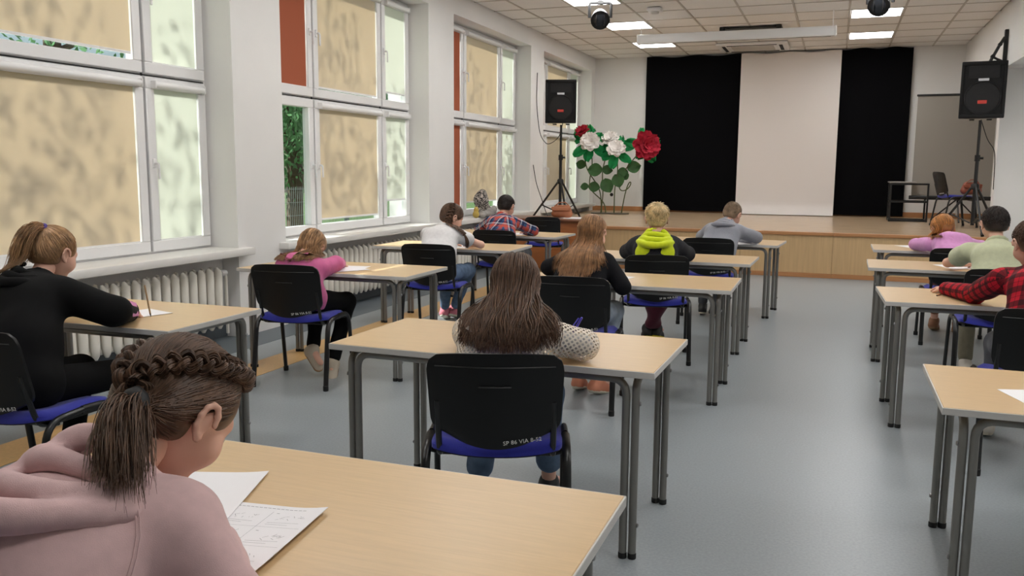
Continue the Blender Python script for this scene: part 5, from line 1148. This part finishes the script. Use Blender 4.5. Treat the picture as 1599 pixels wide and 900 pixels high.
def paper_flower(base, pts, head, axis, R_, mt, lab, leaves, sepals=6, seed=1, k=1.0):
    t = thing('paper_flower', lab, 'paper flower', base, 0, 'giant paper flowers on the stage'); B0 = np.array(base, float); r_ = random.Random(seed)
    P = np.array([np.array(p)-B0 for p in pts]+[np.array(head)-B0]); tt = np.linspace(0, len(P)-1, 40); C = np.stack([np.interp(tt, np.arange(len(P)), P[:, i]) for i in range(3)], 1)
    for _ in range(25): C[1:-1] = (C[:-2]+C[1:-1]*2+C[2:])/4
    obj('stem', MB().tube(C, .011, 6), m_stem, t)
    ax_ = Vector(axis).normalized(); T0 = Matrix.Translation(Vector(C[-1])) @ ax_.to_track_quat('Z', 'Y').to_matrix().to_4x4()
    n = 0
    for ring_, (cnt, L_, w_, tl) in enumerate(((5, .55, .34, 1.35), (6, .8, .46, .95), (7, 1.0, .52, .5), (7, 1.02, .5, .15))):
        for q_ in range(cnt):
            f, T = petal(L_*R_, w_*R_, .25, tl+r_.uniform(-.12, .12), q_*2*PI/cnt+ring_*.5+r_.uniform(-.15, .15), T0, .12, seed*50+n); n += 1
            obj('petal', MB().grid(f, 6, 7, T=T, thick=(0, 0, -.002)), mt, t, ang=80)
    for q_ in range(sepals):
        f, T = petal(1.9*k*R_*r_.uniform(.8, 1.15), .72*k*R_, .5, -.6+r_.uniform(-.45, .35), q_*2*PI/sepals+r_.uniform(-.2, .2), T0, .3, seed*90+q_); obj('sepal', MB().grid(f, 6, 7, T=T, thick=(0, 0, -.002)), m_crep_g, t, ang=80)
    for (pos, dr, sz) in leaves:
        d_ = Vector(dr).normalized(); nz = Vector((.15, -1, .25)); dy = (d_-nz*(d_.dot(nz)/nz.dot(nz))).normalized(); nz = nz.normalized(); T = Matrix.Translation(Vector(pos)-Vector(base)) @ Matrix((dy.cross(nz), dy, nz)).transposed().to_4x4()
        def lf(u, v, sz=sz): ww = .46*sz*math.sin(PI*min(1, .06+u*.94))**.75; return ((v-.5)*2*ww, u*sz, .10*sz*abs(2*v-1)-.16*sz*u*u)
        obj('leaf', MB().grid(lf, 7, 6, T=T, thick=(0, 0, -.002)), m_leaf, t, ang=80)
Yf = 15.8
paper_flower((-4.02, Yf, ZS+.02), [(-4.02, Yf, ZS+.02), (-4.03, Yf, .85), (-4.34, Yf, 1.02), (-4.36, Yf, 1.25), (-4.27, Yf, 1.5)], (-4.33, Yf-.06, 1.93), (.15, -.95, .35), .19, m_crep_w, 'white paper flower on the left, below the small dark red one', [((-4.36, Yf, 1.12), (.7, -.6, .1), .22), ((-4.36, Yf, 1.12), (-.5, -.7, .1), .16)], seed=3)
paper_flower((-4.13, Yf+.12, ZS+.02), [(-4.13, Yf+.12, ZS+.02), (-4.15, Yf+.12, 1.0), (-4.25, Yf+.12, 1.2), (-4.47, Yf+.1, 1.45)], (-4.50, Yf+.02, 2.13), (-.25, -.7, .65), .14, m_crep_r, 'small dark red paper flower at the far left top of the bunch', [((-4.45, Yf+.1, 1.5), (-.2, -.7, .25), .2)], seed=4, sepals=5)
paper_flower((-4.10, Yf-.05, ZS+.02), [(-4.10, Yf-.05, ZS+.02), (-4.06, Yf-.05, 1.0), (-4.10, Yf-.05, 1.4)], (-3.97, Yf+.05, 1.98), (-.1, -.7, .7), .17, m_crep_w, 'white paper flower in the middle, set back behind its neighbours', [((-4.06, Yf-.05, 1.25), (.5, -.7, -.5), .28), ((-4.09, Yf-.05, 1.42), (-.9, -.4, .1), .28), ((-4.09, Yf-.05, 1.44), (.6, -.6, .1), .2)], seed=5)
paper_flower((-3.86, Yf, ZS+.02), [(-3.86, Yf, ZS+.02), (-3.86, Yf, 1.1), (-3.80, Yf, 1.4)], (-3.82, Yf-.10, 1.80), (.1, -.85, .5), .18, m_crep_w, 'white paper flower in front, nearest the large crimson flower', [((-3.83, Yf, 1.35), (.3, -.6, -.6), .26), ((-3.81, Yf, 1.38), (.8, -.5, .2), .2)], seed=6)
paper_flower((-3.73, Yf+.05, ZS+.02), [(-3.73, Yf+.05, ZS+.02), (-3.66, Yf+.05, 1.2), (-3.53, Yf+.05, 1.3), (-3.55, Yf+.05, 1.05), (-3.85, Yf+.05, .95), (-3.80, Yf+.05, 1.3), (-3.60, Yf+.05, 1.55)], (-3.30, Yf-.02, 1.87), (.55, -.8, .12), .27, m_crep_r, 'large crimson paper flower on the right, in front of the black curtain', [((-3.64, Yf+.05, 1.45), (.5, -.7, .3), .26), ((-3.64, Yf+.05, 1.25), (-.1, -.7, .5), .18)], seed=7, sepals=5, k=.68)
for x, lab in ((-4.10, 'flat dark base plate under the left paper flowers'), (-3.79, 'flat dark base plate under the right paper flowers')):
    tag(obj('flower_base', MB().lathe([(.20, 0), (.21, .006), (.20, .018), (.002, .02)], 24), M('base_plate_brown', (74, 66, 48), .6), None, (x, Yf+.02, ZS)), lab, 'base plate', 'flower bases')
# ================================================================ OUTSIDE THE WINDOWS
m_grass = M('lawn', (84, 112, 60), .95, noise=(3, .25)); m_bark = M('bark', (84, 68, 54), .95); m_leafs = M_blind('tree_leaf', (104, 148, 104), .5); m_fence = M('galvanised_wire', (150, 156, 160), .5, .4)
tag(obj('ground', MB().box((-60, -40, -.75), (-5.2, 60, -.6)), m_grass), 'lawn outside the windows', 'lawn', kind='structure')
def tree(x, y, hgt, rad, nl, droop, lab, seed):
    g = np.random.default_rng(seed); t = thing('tree', lab, 'tree', (x, y, -.6), 0, 'trees outside the windows')
    obj('trunk', MB().tube([(0, 0, 0), (.05, .04, hgt*.3), (-.05, .0, hgt*.6), (0, .03, hgt*.85)], [.17, .14, .09, .03], 8), m_bark, t)
    for k in range(9):
        a = k*2.4; z0 = hgt*(.28+.055*k); b = np.array([math.cos(a), math.sin(a), .0])*rad*.8; obj('branch', MB().tube([(0, 0, z0), tuple(b*.5+np.array([0, 0, z0+.5])), tuple(b+np.array([0, 0, z0+.6]))], [.05, .035, .012], 6), m_bark, t)
    d = g.normal(size=(nl, 3)); d /= np.linalg.norm(d, axis=1)[:, None]; rr = g.uniform(.35, 1, nl)**.45; C = d*rr[:, None]*np.array([rad, rad, hgt*.42])+np.array([0, 0, hgt*.62])
    cl = g.normal(size=(70, 3)); cl /= np.linalg.norm(cl, axis=1)[:, None]; cl = cl*np.array([rad, rad, hgt*.42])*.85+np.array([0, 0, hgt*.62]); i = g.integers(0, 70, nl); C = C*.3+cl[i]*.7+g.normal(size=(nl, 3))*.12
    a1 = g.normal(size=(nl, 3)); a1[:, 2] -= droop; a1 /= np.linalg.norm(a1, axis=1)[:, None]; b1 = np.cross(a1, g.normal(size=(nl, 3))); b1 /= np.linalg.norm(b1, axis=1)[:, None]
    L_ = g.uniform(.09, .16, (nl, 1)); V = np.stack([C, C+a1*L_*.5+b1*L_*.22, C+a1*L_, C+a1*L_*.5-b1*L_*.22], 1).reshape(-1, 3); q = np.arange(nl*4).reshape(-1, 4)
    tag(link('foliage', np_mesh('foliage', [(V, q, 0)], [m_leafs]), t), kind='stuff')
tree(-9.2, 13.3, 6.5, 2.3, 16000, 1.6, 'leafy green tree seen through the open lower pane of the second window', 301)
for k, (x, y, hh, rr, n_) in enumerate(((-10.5, -1.5, 8, 2.3, 3300), (-10.0, 2.0, 8, 2.3, 3300), (-10.6, 5.6, 8.5, 2.4, 3400), (-10.2, 9.2, 8, 2.4, 3300), (-13.5, 18.5, 9, 3.2, 9000))):
    tree(x, y, hh, rr, n_, .5, 'broad leaved tree shading the windows from outside', 310+k)
pp = MB()
for k in range(50): pp.box((-.003, k*.05, 0.03), (.003, k*.05+.005, 1.73))
for k in range(9): pp.box((-.006, 0, .05+k*.205), (.004, 2.5, .056+k*.205))
ppm = mesh_of('wire_panel', pp, m_fence); pom = mesh_of('post', MB().box((-.03, -.03, 0), (.03, .03, 1.85)), m_fence)
for k in range(6):
    t = thing('fence_panel', 'grey wire mesh fence panel outside the windows', 'fence', (-7.9, 3.0+2.5*k, -.6), 0, 'fence panels outside'); link('wire_panel', ppm, t); link('post', pom, t)

# jagged pink lettering printed on the sleeve of the black hoodie
zz = MB(); A_ = k2.el[1]; W_ = k2.wr[1]; fw = (W_-A_)/np.linalg.norm(W_-A_); outv = np.cross(fw, np.array([0, 0, 1.])); outv /= np.linalg.norm(outv); upv = np.cross(outv, fw)
Pz = [A_+fw*(.05+.012*i)+upv*(.004+(.016 if i % 2 else -.012))+outv*.02 for i in range(14)]
Pz = np.array(Pz)
for _ in range(6):
    d = k2.cl[0].ev(Pz); e = 1e-3; G = np.stack([k2.cl[0].ev(Pz+np.eye(3)[i]*e)-d for i in range(3)], 1)/e; G /= np.linalg.norm(G, axis=1)[:, None]; Pz = Pz-G*(d-.004)[:, None]
for a, b in zip(Pz, Pz[1:]): zz.tube([a, b], .0038, 5)
obj('sleeve_print', zz, M('pink_print', (222, 150, 196), .7), k2.root)
